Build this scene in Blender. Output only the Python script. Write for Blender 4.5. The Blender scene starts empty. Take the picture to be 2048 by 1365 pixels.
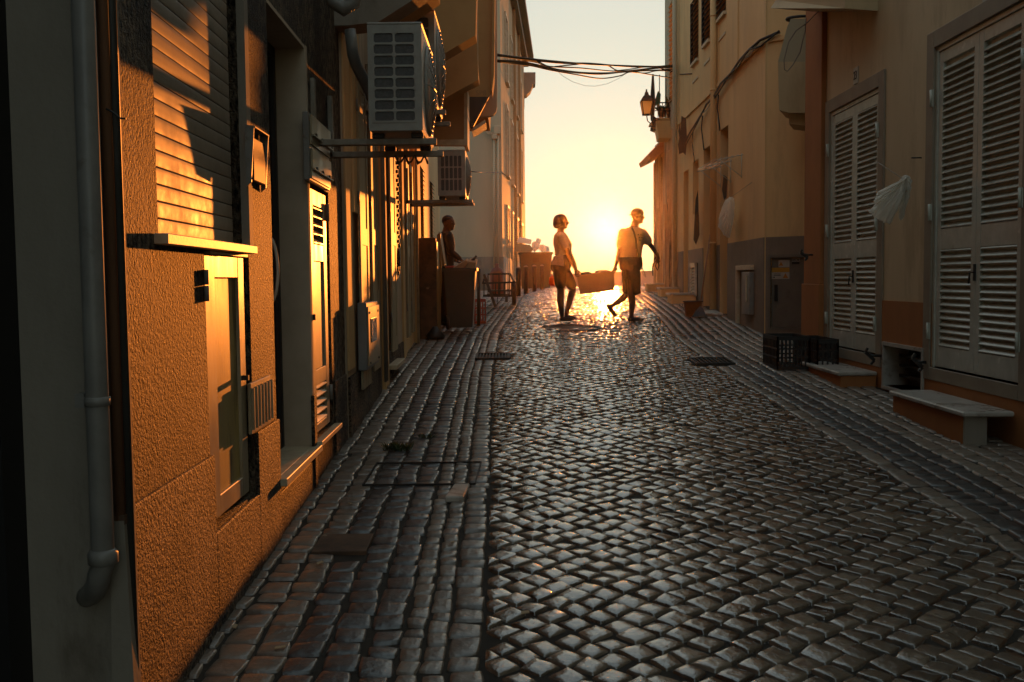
import bpy, bmesh, math, random
import numpy as np
from mathutils import Vector, Matrix

# ------------------------------------------------------------------ camera, sky, sun, exposure
sc = bpy.context.scene
COL = sc.collection
FPX, EYE = 1991.0, 1.45
PITCH, ROLL = math.atan(122.5 / FPX), math.radians(0.6)
_up0 = Vector((0, math.sin(PITCH), math.cos(PITCH)))
CF = Vector((0, math.cos(PITCH), -math.sin(PITCH)))
CR = math.cos(ROLL) * Vector((1, 0, 0)) - math.sin(ROLL) * _up0
CU = math.cos(ROLL) * _up0 + math.sin(ROLL) * Vector((1, 0, 0))
CP = Vector((0, 0, EYE))
cam_d = bpy.data.cameras.new("camera")
cam_d.sensor_width = 36.0
cam_d.lens = 36.0 * FPX / 2048.0
cam_d.clip_start = 0.05
cam_d.clip_end = 6000
cam = bpy.data.objects.new("camera", cam_d)
COL.objects.link(cam)
cam.matrix_world = Matrix(((CR.x, CU.x, -CF.x, 0), (CR.y, CU.y, -CF.y, 0), (CR.z, CU.z, -CF.z, EYE), (0, 0, 0, 1)))
sc.camera = cam

SUN_AZ = math.atan(0.097)          # to the right of straight down the street
SUN_EL = math.radians(2.75)
SKY_STRENGTH = 0.14
SUN_STRENGTH = 2.0
world = bpy.data.worlds.new("World")
sc.world = world
world.use_nodes = True
wt = world.node_tree
for n_ in list(wt.nodes):
    wt.nodes.remove(n_)
sky = wt.nodes.new("ShaderNodeTexSky")
sky.sky_type = 'NISHITA'
sky.sun_disc = False
sky.sun_elevation = SUN_EL
sky.sun_rotation = SUN_AZ
sky.air_density = 1.0
sky.dust_density = 1.2
sky.ozone_density = 1.5
bgn = wt.nodes.new("ShaderNodeBackground")
bgn.inputs["Strength"].default_value = SKY_STRENGTH
wo = wt.nodes.new("ShaderNodeOutputWorld")
hsv = wt.nodes.new("ShaderNodeHueSaturation")
hsv.inputs["Saturation"].default_value = 1.2
gmn = wt.nodes.new("ShaderNodeGamma")
gmn.inputs["Gamma"].default_value = 0.20  # flattens the sky's range so its unseen zenith fills the shaded street
wt.links.new(sky.outputs[0], gmn.inputs["Color"])
wt.links.new(gmn.outputs[0], hsv.inputs["Color"])
tint = wt.nodes.new("ShaderNodeVectorMath")
tint.operation = 'MULTIPLY'
tint.inputs[1].default_value = (0.97, 1.07, 1.03)
wt.links.new(hsv.outputs[0], tint.inputs[0])
wt.links.new(tint.outputs[0], bgn.inputs["Color"])
HAZE_DENSITY = 0.00024
wt.links.new(bgn.outputs[0], wo.inputs["Surface"])

sun_dir = Vector((math.sin(SUN_AZ) * math.cos(SUN_EL), math.cos(SUN_AZ) * math.cos(SUN_EL), math.sin(SUN_EL)))
sd = bpy.data.lights.new("sun", 'SUN')
sd.energy = SUN_STRENGTH
sd.angle = math.radians(0.55)
sd.color = (0.60, 0.16, 0.022)
so = bpy.data.objects.new("sun", sd)
COL.objects.link(so)
so.location = (0, 0, 20)
so.rotation_euler = sun_dir.to_track_quat('Z', 'Y').to_euler()

sc.view_settings.view_transform = 'Standard'
sc.view_settings.look = 'None'
sc.view_settings.gamma = 1.0
sc.view_settings.exposure = 1.92
sc.cycles.use_denoising = True
sc.cycles.max_bounces = 8
sc.cycles.diffuse_bounces = 5
sc.cycles.glossy_bounces = 4
sc.cycles.transparent_max_bounces = 8
sc.cycles.volume_bounces = 1
sc.cycles.sample_clamp_indirect = 6.0
sc.cycles.caustics_reflective = False
sc.cycles.caustics_refractive = False

# ------------------------------------------------------------------ helpers
rnd = random.Random(7)


def ray(px, py):
    return (CF * FPX + CR * (px - 1024.0) - CU * (py - 682.5)).normalized()


def at(px, py, Y):
    """the point of the plane y = Y seen at photo pixel (px, py)"""
    r = ray(px, py)
    return CP + r * (Y / r.y)


def smooth(a, b, x):
    t = min(1.0, max(0.0, (x - a) / (b - a)))
    return t * t * (3 - 2 * t)


def gz(x, y):
    """height of the street"""
    yy = min(y, 34.0)
    z = 0.0515 * yy - (0.00222 * max(0.0, yy - 17.0) ** 2)
    if y > 34.0:
        z -= 0.02 * (y - 34.0)
    z += 0.028 * x * smooth(12, 24, y)
    return z


def gp(px, py):
    """the point of the street seen at photo pixel (px, py)"""
    r = ray(px, py)
    t = 2.0
    for _ in range(4000):
        p = CP + r * t
        if p.z <= gz(p.x, p.y):
            break
        t += 0.02
    return p


class Frame:
    """a vertical wall line: u runs along it, n points out into the street, w is world height"""

    def __init__(s, o, d, n):
        s.o = Vector((o[0], o[1], 0))
        s.d = Vector((d[0], d[1], 0)).normalized()
        nn = Vector((n[0], n[1], 0))
        s.n = (nn - s.d * nn.dot(s.d)).normalized()

    def p(s, u, n, w):
        return s.o + s.d * u + s.n * n + Vector((0, 0, w))

    def hit(s, px, py, n=0.0):
        r = ray(px, py)
        q = s.o + s.n * n
        t = (q - CP).dot(s.n) / r.dot(s.n)
        p = CP + r * t
        return (p - q).dot(s.d), p.z

    def u(s, px, py=560, n=0.0):
        return s.hit(px, py, n)[0]

    def w(s, px, py, n=0.0):
        return s.hit(px, py, n)[1]


W0 = Frame((0, 0), (1, 0), (0, -1))      # world frame: u = x, n = -y
LF = Frame((-1.03, 0), (-0.0195, 1), (1, 0))
RF = Frame((3.29, 0), (0.003, 1), (-1, 0))
R2 = Frame((3.40 - 0.006 * 13.5, 0), (0.006, 1), (-1, 0))


class MB:
    """collects shapes in world coordinates; build() links them as one mesh object"""

    def __init__(s):
        s.v, s.f, s.sm = [], [], []

    def add(s, vs, fs, smooth_=False):
        b = len(s.v)
        s.v += [tuple(x) for x in vs]
        s.f += [tuple(b + i for i in f) for f in fs]
        s.sm += [smooth_] * len(fs)
        return s

    def box(s, fr, u0, u1, n0, n1, w0, w1):
        c = [fr.p(u, n, w) for w in (w0, w1) for n in (n0, n1) for u in (u0, u1)]
        return s.add(c, [(0, 1, 3, 2), (4, 6, 7, 5), (0, 4, 5, 1), (2, 3, 7, 6), (0, 2, 6, 4), (1, 5, 7, 3)])

    def hexa(s, c):
        return s.add(c, [(0, 1, 2, 3), (7, 6, 5, 4), (0, 4, 5, 1), (1, 5, 6, 2), (2, 6, 7, 3), (3, 7, 4, 0)])

    def wbox(s, x0, x1, y0, y1, z0, z1):
        return s.box(W0, x0, x1, -y1, -y0, z0, z1)

    def bar(s, a, b, wd, ht, up=Vector((0, 0, 1))):
        a, b = Vector(a), Vector(b)
        d = (b - a).normalized()
        sd_ = d.cross(up)
        if sd_.length < 1e-4:
            sd_ = d.cross(Vector((0, 1, 0)))
        sd_.normalize()
        u_ = sd_.cross(d).normalized()
        cs = []
        for q in (a, b):
            for (i, j) in ((-1, -1), (1, -1), (1, 1), (-1, 1)):
                cs.append(q + sd_ * i * wd / 2 + u_ * j * ht / 2)
        return s.add(cs, [(3, 2, 1, 0), (4, 5, 6, 7), (0, 1, 5, 4), (1, 2, 6, 5), (2, 3, 7, 6), (3, 0, 4, 7)])

    def tube(s, pts, r, seg=8, cap=True):
        pts = [Vector(p) for p in pts]
        rs = r if isinstance(r, (list, tuple)) else [r] * len(pts)
        vs = []
        prev = None
        for i, p in enumerate(pts):
            t = (pts[min(i + 1, len(pts) - 1)] - pts[max(i - 1, 0)]).normalized()
            if prev is None:
                a = Vector((0, 0, 1)) if abs(t.z) < 0.9 else Vector((1, 0, 0))
                x = t.cross(a).normalized()
            else:
                x = (prev - t * prev.dot(t)).normalized()
            prev = x
            y = t.cross(x)
            for k in range(seg):
                an = 2 * math.pi * k / seg
                vs.append(p + (x * math.cos(an) + y * math.sin(an)) * rs[i])
        fs = []
        for i in range(len(pts) - 1):
            for k in range(seg):
                k2 = (k + 1) % seg
                fs.append((i * seg + k, i * seg + k2, (i + 1) * seg + k2, (i + 1) * seg + k))
        s.add(vs, fs, True)
        if cap:
            s.add(vs[:seg], [tuple(reversed(range(seg)))])
            s.add(vs[-seg:], [tuple(range(seg))])
        return s

    def poly(s, pts, off):
        """a polygon (world points) given the thickness vector off"""
        n = len(pts)
        pts = [Vector(p) for p in pts]
        off = Vector(off)
        vs = pts + [p + off for p in pts]
        fs = [tuple(range(n)), tuple(reversed(range(n, 2 * n)))]
        fs += [(i, (i + 1) % n, n + (i + 1) % n, n + i) for i in range(n)]
        return s.add(vs, fs)

    def lathe(s, c, prof, seg=16, axis='z', sx=1, sy=1):
        vs, fs = [], []
        c = Vector(c)
        for (r, h) in prof:
            for k in range(seg):
                a = 2 * math.pi * k / seg
                if axis == 'z':
                    vs.append(c + Vector((r * sx * math.cos(a), r * sy * math.sin(a), h)))
                else:
                    vs.append(c + Vector((h, r * sx * math.cos(a), r * sy * math.sin(a))))
        for i in range(len(prof) - 1):
            for k in range(seg):
                k2 = (k + 1) % seg
                fs.append((i * seg + k, i * seg + k2, (i + 1) * seg + k2, (i + 1) * seg + k))
        s.add(vs, fs, True)
        s.add(vs[:seg], [tuple(reversed(range(seg)))])
        s.add(vs[-seg:], [tuple(range(seg))])
        return s

    def wall(s, fr, u0, u1, w0, w1, holes, n=0.0, th=0.25):
        """a slab with rectangular openings (u0, u1, w0, w1)"""
        us = sorted(set([u0, u1] + [min(max(h[i], u0), u1) for h in holes for i in (0, 1)]))
        ws = sorted(set([w0, w1] + [min(max(h[i], w0), w1) for h in holes for i in (2, 3)]))
        nu, nw = len(us) - 1, len(ws) - 1

        def solid(i, j):
            if i < 0 or j < 0 or i >= nu or j >= nw:
                return False
            cu, cw = (us[i] + us[i + 1]) / 2, (ws[j] + ws[j + 1]) / 2
            return not any(h[0] < cu < h[1] and h[2] < cw < h[3] for h in holes)
        for i in range(nu):
            for j in range(nw):
                if not solid(i, j):
                    continue
                a, b, c, d = us[i], us[i + 1], ws[j], ws[j + 1]
                q = lambda u, w, k: fr.p(u, n if k else n - th, w)
                s.add([q(a, c, 1), q(b, c, 1), q(b, d, 1), q(a, d, 1)], [(0, 1, 2, 3)])
                s.add([q(a, c, 0), q(b, c, 0), q(b, d, 0), q(a, d, 0)], [(3, 2, 1, 0)])
                if not solid(i - 1, j):
                    s.add([q(a, c, 0), q(a, c, 1), q(a, d, 1), q(a, d, 0)], [(0, 1, 2, 3)])
                if not solid(i + 1, j):
                    s.add([q(b, c, 0), q(b, c, 1), q(b, d, 1), q(b, d, 0)], [(3, 2, 1, 0)])
                if not solid(i, j - 1):
                    s.add([q(a, c, 0), q(b, c, 0), q(b, c, 1), q(a, c, 1)], [(0, 1, 2, 3)])
                if not solid(i, j + 1):
                    s.add([q(a, d, 0), q(b, d, 0), q(b, d, 1), q(a, d, 1)], [(3, 2, 1, 0)])
        return s

    def build(s, name, mat, parent=None, bevel=0.0, loc=None, merge=True, label=None):
        me = bpy.data.meshes.new(name)
        if parent is not None:
            o0 = parent.matrix_world.translation.copy()
            q = parent
            o0 = Vector((0, 0, 0))
            while q is not None:
                o0 += q.location
                q = q.parent
        elif loc is not None:
            o0 = Vector(loc)
        else:
            xs = np.array(s.v)
            o0 = Vector(((xs[:, 0].min() + xs[:, 0].max()) / 2, (xs[:, 1].min() + xs[:, 1].max()) / 2, xs[:, 2].min()))
        me.from_pydata([tuple(Vector(v) - o0) for v in s.v], [], s.f)
        me.polygons.foreach_set("use_smooth", s.sm)
        bm = bmesh.new()
        bm.from_mesh(me)
        if merge:
            bmesh.ops.remove_doubles(bm, verts=bm.verts, dist=0.0002)
        bmesh.ops.recalc_face_normals(bm, faces=bm.faces)
        if bevel:
            es = [e for e in bm.edges if len(e.link_faces) == 2 and e.calc_face_angle(0) > 0.6]
            bmesh.ops.bevel(bm, geom=es, offset=bevel, segments=1, affect='EDGES', clamp_overlap=True)
        bm.to_mesh(me)
        bm.free()
        ob = bpy.data.objects.new(name, me)
        if parent is not None:
            ob.parent = parent
        else:
            ob.location = o0
        if mat is not None:
            me.materials.append(mat)
        if label:
            ob["label"] = label
        COL.objects.link(ob)
        return ob


def tag(o, label=None, cat=None, group=None, kind=None):
    if label:
        o["label"] = label
    if cat:
        o["category"] = cat
    if group:
        o["group"] = group
    if kind:
        o["kind"] = kind
    return o


def thing(name, loc, label, cat, group=None):
    o = bpy.data.objects.new(name, None)
    o.empty_display_size = 0.2
    o.location = loc
    COL.objects.link(o)
    return tag(o, label, cat, group)


def copy_tree(o, off, label=None, parent=None):
    c = o.copy()
    COL.objects.link(c)
    if parent is not None:
        c.parent = parent
    else:
        c.location = o.location + Vector(off)
    if label:
        c["label"] = label
    for ch in list(o.children):
        copy_tree(ch, off, None, c)
    return c


def text_mesh(s, size, depth=0.002):
    cu = bpy.data.curves.new("txt", 'FONT')
    cu.body = s
    cu.size = size
    cu.extrude = depth
    cu.align_x = 'CENTER'
    cu.align_y = 'CENTER'
    ob = bpy.data.objects.new("txt", cu)
    COL.objects.link(ob)
    dg = bpy.context.evaluated_depsgraph_get()
    me = bpy.data.meshes.new_from_object(ob.evaluated_get(dg))
    vs = [v.co.copy() for v in me.vertices]
    fs = [tuple(p.vertices) for p in me.polygons]
    bpy.data.objects.remove(ob)
    bpy.data.meshes.remove(me)
    return vs, fs


def put_text(mb, s, size, fr, u, n, w, flip=1, tilt=0.0, squash=1.0):
    vs, fs = text_mesh(s, size)
    out = []
    for v in vs:
        x, y = v.x * math.cos(tilt) - v.y * math.sin(tilt), v.x * math.sin(tilt) + v.y * math.cos(tilt)
        out.append(fr.p(u + flip * x * squash, n + v.z, w + y))
    mb.add(out, fs)
    return mb


# ------------------------------------------------------------------ materials
def nd(t, ty, **kw):
    n = t.nodes.new(ty)
    for k, v in kw.items():
        setattr(n, k, v)
    return n


MC = {}


def M(name, col=(0.5, 0.5, 0.5), rough=0.6, col2=None, cscale=3.0, bump=0.0, bscale=60.0, bdist=0.004, bdet=4, metal=0.0,
      spec=0.5, streak=0.0, shade_speckle=0.0, gscale=100, trans=0.0, rvar=0.0, bump2=0.0, b2scale=8.0, stain=None, stscale=1.2, st0=0.5, st1=0.62, sheen=0.0):
    if name in MC:
        return MC[name]
    m = bpy.data.materials.new(name)
    m.use_nodes = True
    t = m.node_tree
    b = t.nodes["Principled BSDF"]
    b.inputs["Roughness"].default_value = rough
    b.inputs["Metallic"].default_value = metal
    b.inputs["Specular IOR Level"].default_value = spec
    if sheen:
        b.inputs["Sheen Weight"].default_value = sheen
    L = t.links.new
    geo = nd(t, "ShaderNodeNewGeometry")
    mp = nd(t, "ShaderNodeMapping")
    L(geo.outputs["Position"], mp.inputs["Vector"])
    mp.inputs["Scale"].default_value = (1, 1, 1.0 / (1 + streak))
    c1 = tuple(col) + (1,)
    out = None
    c2 = tuple(col2) + (1,) if col2 else tuple(x * 0.72 for x in col) + (1,)
    ns = nd(t, "ShaderNodeTexNoise")
    ns.inputs["Scale"].default_value = cscale
    ns.inputs["Detail"].default_value = 8
    ns.inputs["Roughness"].default_value = 0.65
    L(mp.outputs[0], ns.inputs["Vector"])
    rp = nd(t, "ShaderNodeValToRGB")
    rp.color_ramp.elements[0].position = 0.36
    rp.color_ramp.elements[0].color = c2
    rp.color_ramp.elements[1].position = 0.62
    rp.color_ramp.elements[1].color = c1
    L(ns.outputs["Fac"], rp.inputs["Fac"])
    out = rp.outputs["Color"]
    if stain:
        n2 = nd(t, "ShaderNodeTexNoise")
        n2.inputs["Scale"].default_value = stscale
        n2.inputs["Detail"].default_value = 10
        n2.inputs["Roughness"].default_value = 0.7
        L(mp.outputs[0], n2.inputs["Vector"])
        r2 = nd(t, "ShaderNodeMapRange")
        r2.inputs["From Min"].default_value = st0
        r2.inputs["From Max"].default_value = st1
        L(n2.outputs["Fac"], r2.inputs["Value"])
        mx = nd(t, "ShaderNodeMix", data_type='RGBA')
        L(r2.outputs[0], mx.inputs["Factor"])
        L(out, mx.inputs[6])
        mx.inputs[7].default_value = tuple(stain) + (1,)
        out = mx.outputs[2]
    if shade_speckle:  # light and dark of lumps under grazing sun, put into the colour
        n5 = nd(t, "ShaderNodeTexNoise")
        n5.inputs["Scale"].default_value = gscale
        n5.inputs["Detail"].default_value = 3
        L(mp.outputs[0], n5.inputs["Vector"])
        r5 = nd(t, "ShaderNodeMapRange")
        r5.inputs["From Min"].default_value = 0.35
        r5.inputs["From Max"].default_value = 0.65
        r5.inputs["To Min"].default_value = 1.0 - shade_speckle
        r5.inputs["To Max"].default_value = 1.0 + shade_speckle
        L(n5.outputs["Fac"], r5.inputs["Value"])
        vm = nd(t, "ShaderNodeVectorMath", operation='SCALE')
        L(out, vm.inputs[0])
        L(r5.outputs[0], vm.inputs["Scale"])
        out = vm.outputs[0]
    L(out, b.inputs["Base Color"])
    if rvar:
        mr = nd(t, "ShaderNodeMapRange")
        mr.inputs["To Min"].default_value = max(0.02, rough - rvar)
        mr.inputs["To Max"].default_value = min(1, rough + rvar)
        mr.inputs["From Min"].default_value = 0.3
        mr.inputs["From Max"].default_value = 0.7
        L(ns.outputs["Fac"], mr.inputs["Value"])
        L(mr.outputs[0], b.inputs["Roughness"])
    nrm = None
    if bump2:
        n3 = nd(t, "ShaderNodeTexNoise")
        n3.inputs["Scale"].default_value = b2scale
        n3.inputs["Detail"].default_value = 3
        L(geo.outputs["Position"], n3.inputs["Vector"])
        bp = nd(t, "ShaderNodeBump")
        bp.inputs["Strength"].default_value = bump2
        bp.inputs["Distance"].default_value = 0.02
        L(n3.outputs["Fac"], bp.inputs["Height"])
        nrm = bp.outputs[0]
    if bump:
        n4 = nd(t, "ShaderNodeTexNoise")
        n4.inputs["Scale"].default_value = bscale
        n4.inputs["Detail"].default_value = bdet
        n4.inputs["Roughness"].default_value = 0.6 if bdet < 6 else 0.72
        L(geo.outputs["Position"], n4.inputs["Vector"])
        bp = nd(t, "ShaderNodeBump")
        bp.inputs["Strength"].default_value = bump
        bp.inputs["Distance"].default_value = bdist
        L(n4.outputs["Fac"], bp.inputs["Height"])
        if nrm:
            L(nrm, bp.inputs["Normal"])
        nrm = bp.outputs[0]
    if nrm:
        L(nrm, b.inputs["Normal"])
    if trans:
        ts = nd(t, "ShaderNodeBsdfTranslucent")
        L(out, ts.inputs["Color"])
        mixs = nd(t, "ShaderNodeMixShader")
        mixs.inputs[0].default_value = trans
        L(b.outputs[0], mixs.inputs[1])
        L(ts.outputs[0], mixs.inputs[2])
        L(mixs.outputs[0], t.nodes["Material Output"].inputs["Surface"])
    MC[name] = m
    return m


# plasters
STUCCO = M("stucco_rough", (0.22, 0.165, 0.11), 0.7, (0.11, 0.08, 0.052), 5, shade_speckle=0.95, gscale=60, bump=1.0, bscale=85, bdist=0.08, bdet=3, streak=1.5, stain=(0.07, 0.052, 0.035), stscale=1.7, st0=0.49, st1=0.57, spec=0.25)
PLINTH = M("stucco_plinth", (0.20, 0.15, 0.10), 0.7, (0.10, 0.072, 0.048), 7, shade_speckle=0.9, gscale=55, bump=1.0, bscale=75, bdist=0.07, bdet=3, stain=(0.04, 0.032, 0.025), stscale=2.6, st0=0.50, st1=0.57, spec=0.40)
PLASTER_GREY = M("plaster_grey", (0.30, 0.265, 0.215), 0.75, (0.23, 0.20, 0.16), 2.5, stain=(0.15, 0.12, 0.09), stscale=2.2, st0=0.54, st1=0.66, bump=0.4, bscale=60, bdist=0.003, streak=2)
PLASTER_STREAK = M("plaster_streaked", (0.50, 0.40, 0.28), 0.65, (0.34, 0.26, 0.18), 4, bump=0.7, bscale=70, bdist=0.005, streak=5, stain=(0.62, 0.5, 0.36), stscale=3, st0=0.55, st1=0.62)
PLASTER_CREAM = M("plaster_cream", (0.64, 0.50, 0.31), 0.75, (0.56, 0.43, 0.26), 1.2, bump=0.3, bscale=50, bdist=0.003, bump2=0.25, b2scale=3, stain=(0.50, 0.38, 0.23), stscale=2.6, st0=0.5, st1=0.62, streak=2.5)
PLASTER_TAN = M("plaster_tan", (0.74, 0.50, 0.24), 0.75, (0.66, 0.43, 0.20), 1.0, bump=0.25, bscale=50, bdist=0.003, bump2=0.3, b2scale=2.5, stain=(0.62, 0.41, 0.20), stscale=2.2, st0=0.5, st1=0.62, streak=4)
ORANGE = M("paint_orange", (0.40, 0.155, 0.045), 0.75, (0.33, 0.125, 0.036), 3, bump=0.4, bscale=80, bdist=0.003, stain=(0.32, 0.12, 0.03), stscale=3, st0=0.58, st1=0.7, streak=1)
GREYDADO = M("paint_grey_dado", (0.22, 0.18, 0.14), 0.7, (0.18, 0.145, 0.11), 3, bump=0.3, bscale=60, bdist=0.003, stain=(0.30, 0.22, 0.15), stscale=3, st0=0.6, st1=0.75)
WHITE_WALL = M("whitewash", (0.46, 0.40, 0.28), 0.8, (0.41, 0.355, 0.25), 1.5, bump=0.2, bscale=30, bdist=0.003, bump2=0.2, b2scale=2, streak=3)
BROWN_WALL = M("plaster_brown", (0.42, 0.25, 0.12), 0.75, (0.36, 0.21, 0.10), 1.5, bump=0.3, bscale=60, bdist=0.003)
OLD_WALL = M("weathered_wall", (0.60, 0.42, 0.26), 0.8, (0.40, 0.24, 0.13), 6, bump=0.8, bscale=20, bdist=0.012, streak=6, stain=(0.16, 0.11, 0.07), stscale=4, st0=0.55, st1=0.62)
CONC = M("concrete_bounce_tint", (0.55, 0.31, 0.12), 0.7, (0.48, 0.27, 0.10), 3, bump=0.2, bscale=40, bdist=0.002)  # brown concrete, with orange of bounced street light put into the colour
SURR = M("door_surround", (0.30, 0.25, 0.18), 0.6, (0.25, 0.20, 0.15), 4, bump=0.3, bscale=50, bdist=0.002)
# stone, metal, plastic
MARBLE = M("step_marble", (0.50, 0.47, 0.42), 0.32, (0.34, 0.31, 0.27), 4, bump=0.15, bscale=30, bump2=0.2, b2scale=9, rvar=0.12, stain=(0.20, 0.14, 0.09), stscale=5, st0=0.56, st1=0.68)
SILL = M("sill_stone", (0.60, 0.50, 0.34), 0.5, (0.46, 0.36, 0.24), 12, bump=0.3, bscale=90, bdist=0.002)
ALU = M("white_enamel", (0.56, 0.56, 0.48), 0.22, (0.46, 0.46, 0.39), 6, stain=(0.34, 0.29, 0.22), stscale=9, st0=0.6, st1=0.75, rvar=0.08, bump=0.05, bscale=20, bdist=0.001)
ALU_DIRTY = M("old_cream_paint", (0.40, 0.34, 0.22), 0.42, (0.30, 0.24, 0.15), 8, rvar=0.1, bump=0.2, bscale=40, bdist=0.001, stain=(0.26, 0.19, 0.1), stscale=5, st0=0.56, st1=0.68, streak=3)
SHUT = M("bleached_shutter", (0.42, 0.36, 0.24), 0.6, (0.34, 0.28, 0.18), 8, bump=0.15, bscale=40, bdist=0.001, stain=(0.22, 0.16, 0.09), stscale=5, st0=0.56, st1=0.66, streak=3, spec=0.3)
PANEL_Y = M("aged_panel", (0.50, 0.38, 0.12), 0.5, (0.36, 0.26, 0.09), 6, rvar=0.1, streak=4, stain=(0.14, 0.1, 0.04), stscale=4, st0=0.58, st1=0.64)
SLAT = M("roller_slat", (0.22, 0.19, 0.15), 0.55, (0.25, 0.21, 0.16), 10, rvar=0.1, bump=0.1, bscale=30, bdist=0.001, stain=(0.28, 0.22, 0.16), stscale=12, st0=0.62, st1=0.75)
GREYPAINT = M("grey_pipe_paint", (0.24, 0.23, 0.21), 0.42, (0.19, 0.18, 0.165), 8, stain=(0.12, 0.085, 0.06), stscale=7, st0=0.6, st1=0.72, bump=0.15, bscale=60, bdist=0.001)
DARKPIPE = M("dark_pipe", (0.05, 0.048, 0.042), 0.5, bump=0.2, bscale=60, bdist=0.001)
BLACK = M("black_plastic", (0.018, 0.018, 0.018), 0.45, (0.012, 0.012, 0.012), 10)
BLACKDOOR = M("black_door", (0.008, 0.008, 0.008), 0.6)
BLACKCABLE = M("cable_black", (0.02, 0.018, 0.016), 0.55)
GREYCABLE = M("cable_grey", (0.28, 0.24, 0.2), 0.5)
IRON = M("iron_dark", (0.03, 0.028, 0.026), 0.6, metal=0.3, bump=0.3, bscale=60, bdist=0.001)
BRKT = M("bracket_steel", (0.30, 0.27, 0.22), 0.5, (0.22, 0.18, 0.13), 20, bump=0.2, bscale=60, bdist=0.001)
ACW = M("ac_casing", (0.36, 0.35, 0.31), 0.42, (0.30, 0.28, 0.25), 14, stain=(0.32, 0.22, 0.13), stscale=10, st0=0.64, st1=0.72, bump=0.05, bscale=40)
ACG = M("ac_coil", (0.10, 0.10, 0.10), 0.5, (0.06, 0.06, 0.06), 80, metal=0.3)
RUST = M("rusty_metal", (0.14, 0.075, 0.04), 0.7, (0.05, 0.03, 0.02), 7, bump=0.5, bscale=40, bdist=0.003, stain=(0.34, 0.26, 0.18), stscale=4, st0=0.62, st1=0.66)
WOODB = M("old_board", (0.42, 0.24, 0.08), 0.55, (0.28, 0.15, 0.05), 6, streak=8, bump=0.3, bscale=40, bdist=0.002)
DWOOD = M("dark_wood", (0.06, 0.045, 0.035), 0.6, (0.035, 0.028, 0.02), 8, streak=5, bump=0.3, bscale=50, bdist=0.002)
BINP = M("bin_plastic", (0.035, 0.045, 0.035), 0.42, (0.025, 0.035, 0.028), 5, bump=0.15, bscale=60, bdist=0.001)
DUMP = M("dumpster_green", (0.045, 0.05, 0.035), 0.5, (0.03, 0.035, 0.025), 4)
REDP = M("red_plastic", (0.55, 0.07, 0.025), 0.45, (0.42, 0.05, 0.02), 6)
ORP = M("orange_plastic", (0.80, 0.20, 0.02), 0.5, (0.7, 0.15, 0.02), 10, trans=0.5)
CARD = M("cardboard", (0.55, 0.40, 0.24), 0.75, (0.46, 0.33, 0.2), 8, trans=0.12)
WPLAS = M("white_bag", (0.97, 0.95, 0.90), 0.3, (0.9, 0.88, 0.83), 6, trans=0.78, bump=0.9, bscale=11, bdist=0.03)
FOAM = M("foam_box", (0.30, 0.20, 0.13), 0.6, (0.25, 0.165, 0.11), 6, trans=0.1)
GLASS = M("dark_glass", (0.015, 0.015, 0.016), 0.06, (0.012, 0.012, 0.012), 3, spec=0.6)
TILE = M("roof_tile", (0.34, 0.16, 0.09), 0.75, (0.22, 0.1, 0.06), 9, bump=0.4, bscale=30, bdist=0.005)
GREEN = M("green_cloth", (0.01, 0.16, 0.12), 0.8, (0.008, 0.12, 0.09), 10, trans=0.35)
LEAF = M("leaf", (0.05, 0.08, 0.025), 0.5, (0.03, 0.05, 0.015), 10, trans=0.3)
POT = M("terracotta", (0.22, 0.10, 0.06), 0.7)
LAMPG = M("lamp_glass", (0.98, 0.86, 0.58), 0.3, (0.95, 0.82, 0.54), 5, trans=0.96)
BLUE = M("blue_plastic", (0.02, 0.10, 0.16), 0.45)
PARA = M("parapet_plaster", (0.55, 0.42, 0.36), 0.8, (0.5, 0.38, 0.32), 2)
# ------------------------------------------------------------------ the street: sheet of earth, sea, stone setts
def land_z(x, y):
    if y <= 40:
        return gz(x, y) - 0.0165
    return max(-30.0, gz(0, 40) - 0.035 - (y - 40) * 0.35)


def grid_sheet(name, xs, ys, zf, mat):
    vs = [(x, y, zf(x, y)) for y in ys for x in xs]
    nx = len(xs)
    fs = [(j * nx + i, j * nx + i + 1, (j + 1) * nx + i + 1, (j + 1) * nx + i) for j in range(len(ys) - 1) for i in range(nx - 1)]
    me = bpy.data.meshes.new(name)
    me.from_pydata(vs, [], fs)
    me.materials.append(mat)
    me.polygons.foreach_set("use_smooth", [True] * len(fs))
    ob = bpy.data.objects.new(name, me)
    COL.objects.link(ob)
    ob["kind"] = "structure"
    return ob


DIRT = M("joint_dirt", (0.035, 0.028, 0.02), 0.9, (0.02, 0.016, 0.012), 20, bump=0.5, bscale=60)
grid_sheet("ground", [-90, -40, -12, -6, -3, -1.5, 0, 1.5, 3, 4.5, 8, 14, 40, 90],
           [-60, -30, -8] + [i * 1.0 for i in range(-7, 41)] + [50, 60, 82], land_z, DIRT)
nrs = np.random.RandomState(11)


def road_left(y):
    return float(np.interp(y, [-8, 3, 5.3, 10, 14, 18, 24, 34], [-0.02, -0.10, -0.13, -0.20, -0.17, 0.05, 0.35, 0.8]))


def road_right(y):
    return float(np.interp(y, [-8, 6, 8, 10, 13, 16, 24, 34], [2.20, 2.21, 2.17, 2.12, 2.16, 2.36, 2.66, 2.9]))


def wall_right(y):
    if y < 11.1:
        return 3.30
    return 4.3 if y < 13.4 else 3.42


ST = []   # cx, cy, rot, a, b, tone, dark


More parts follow.
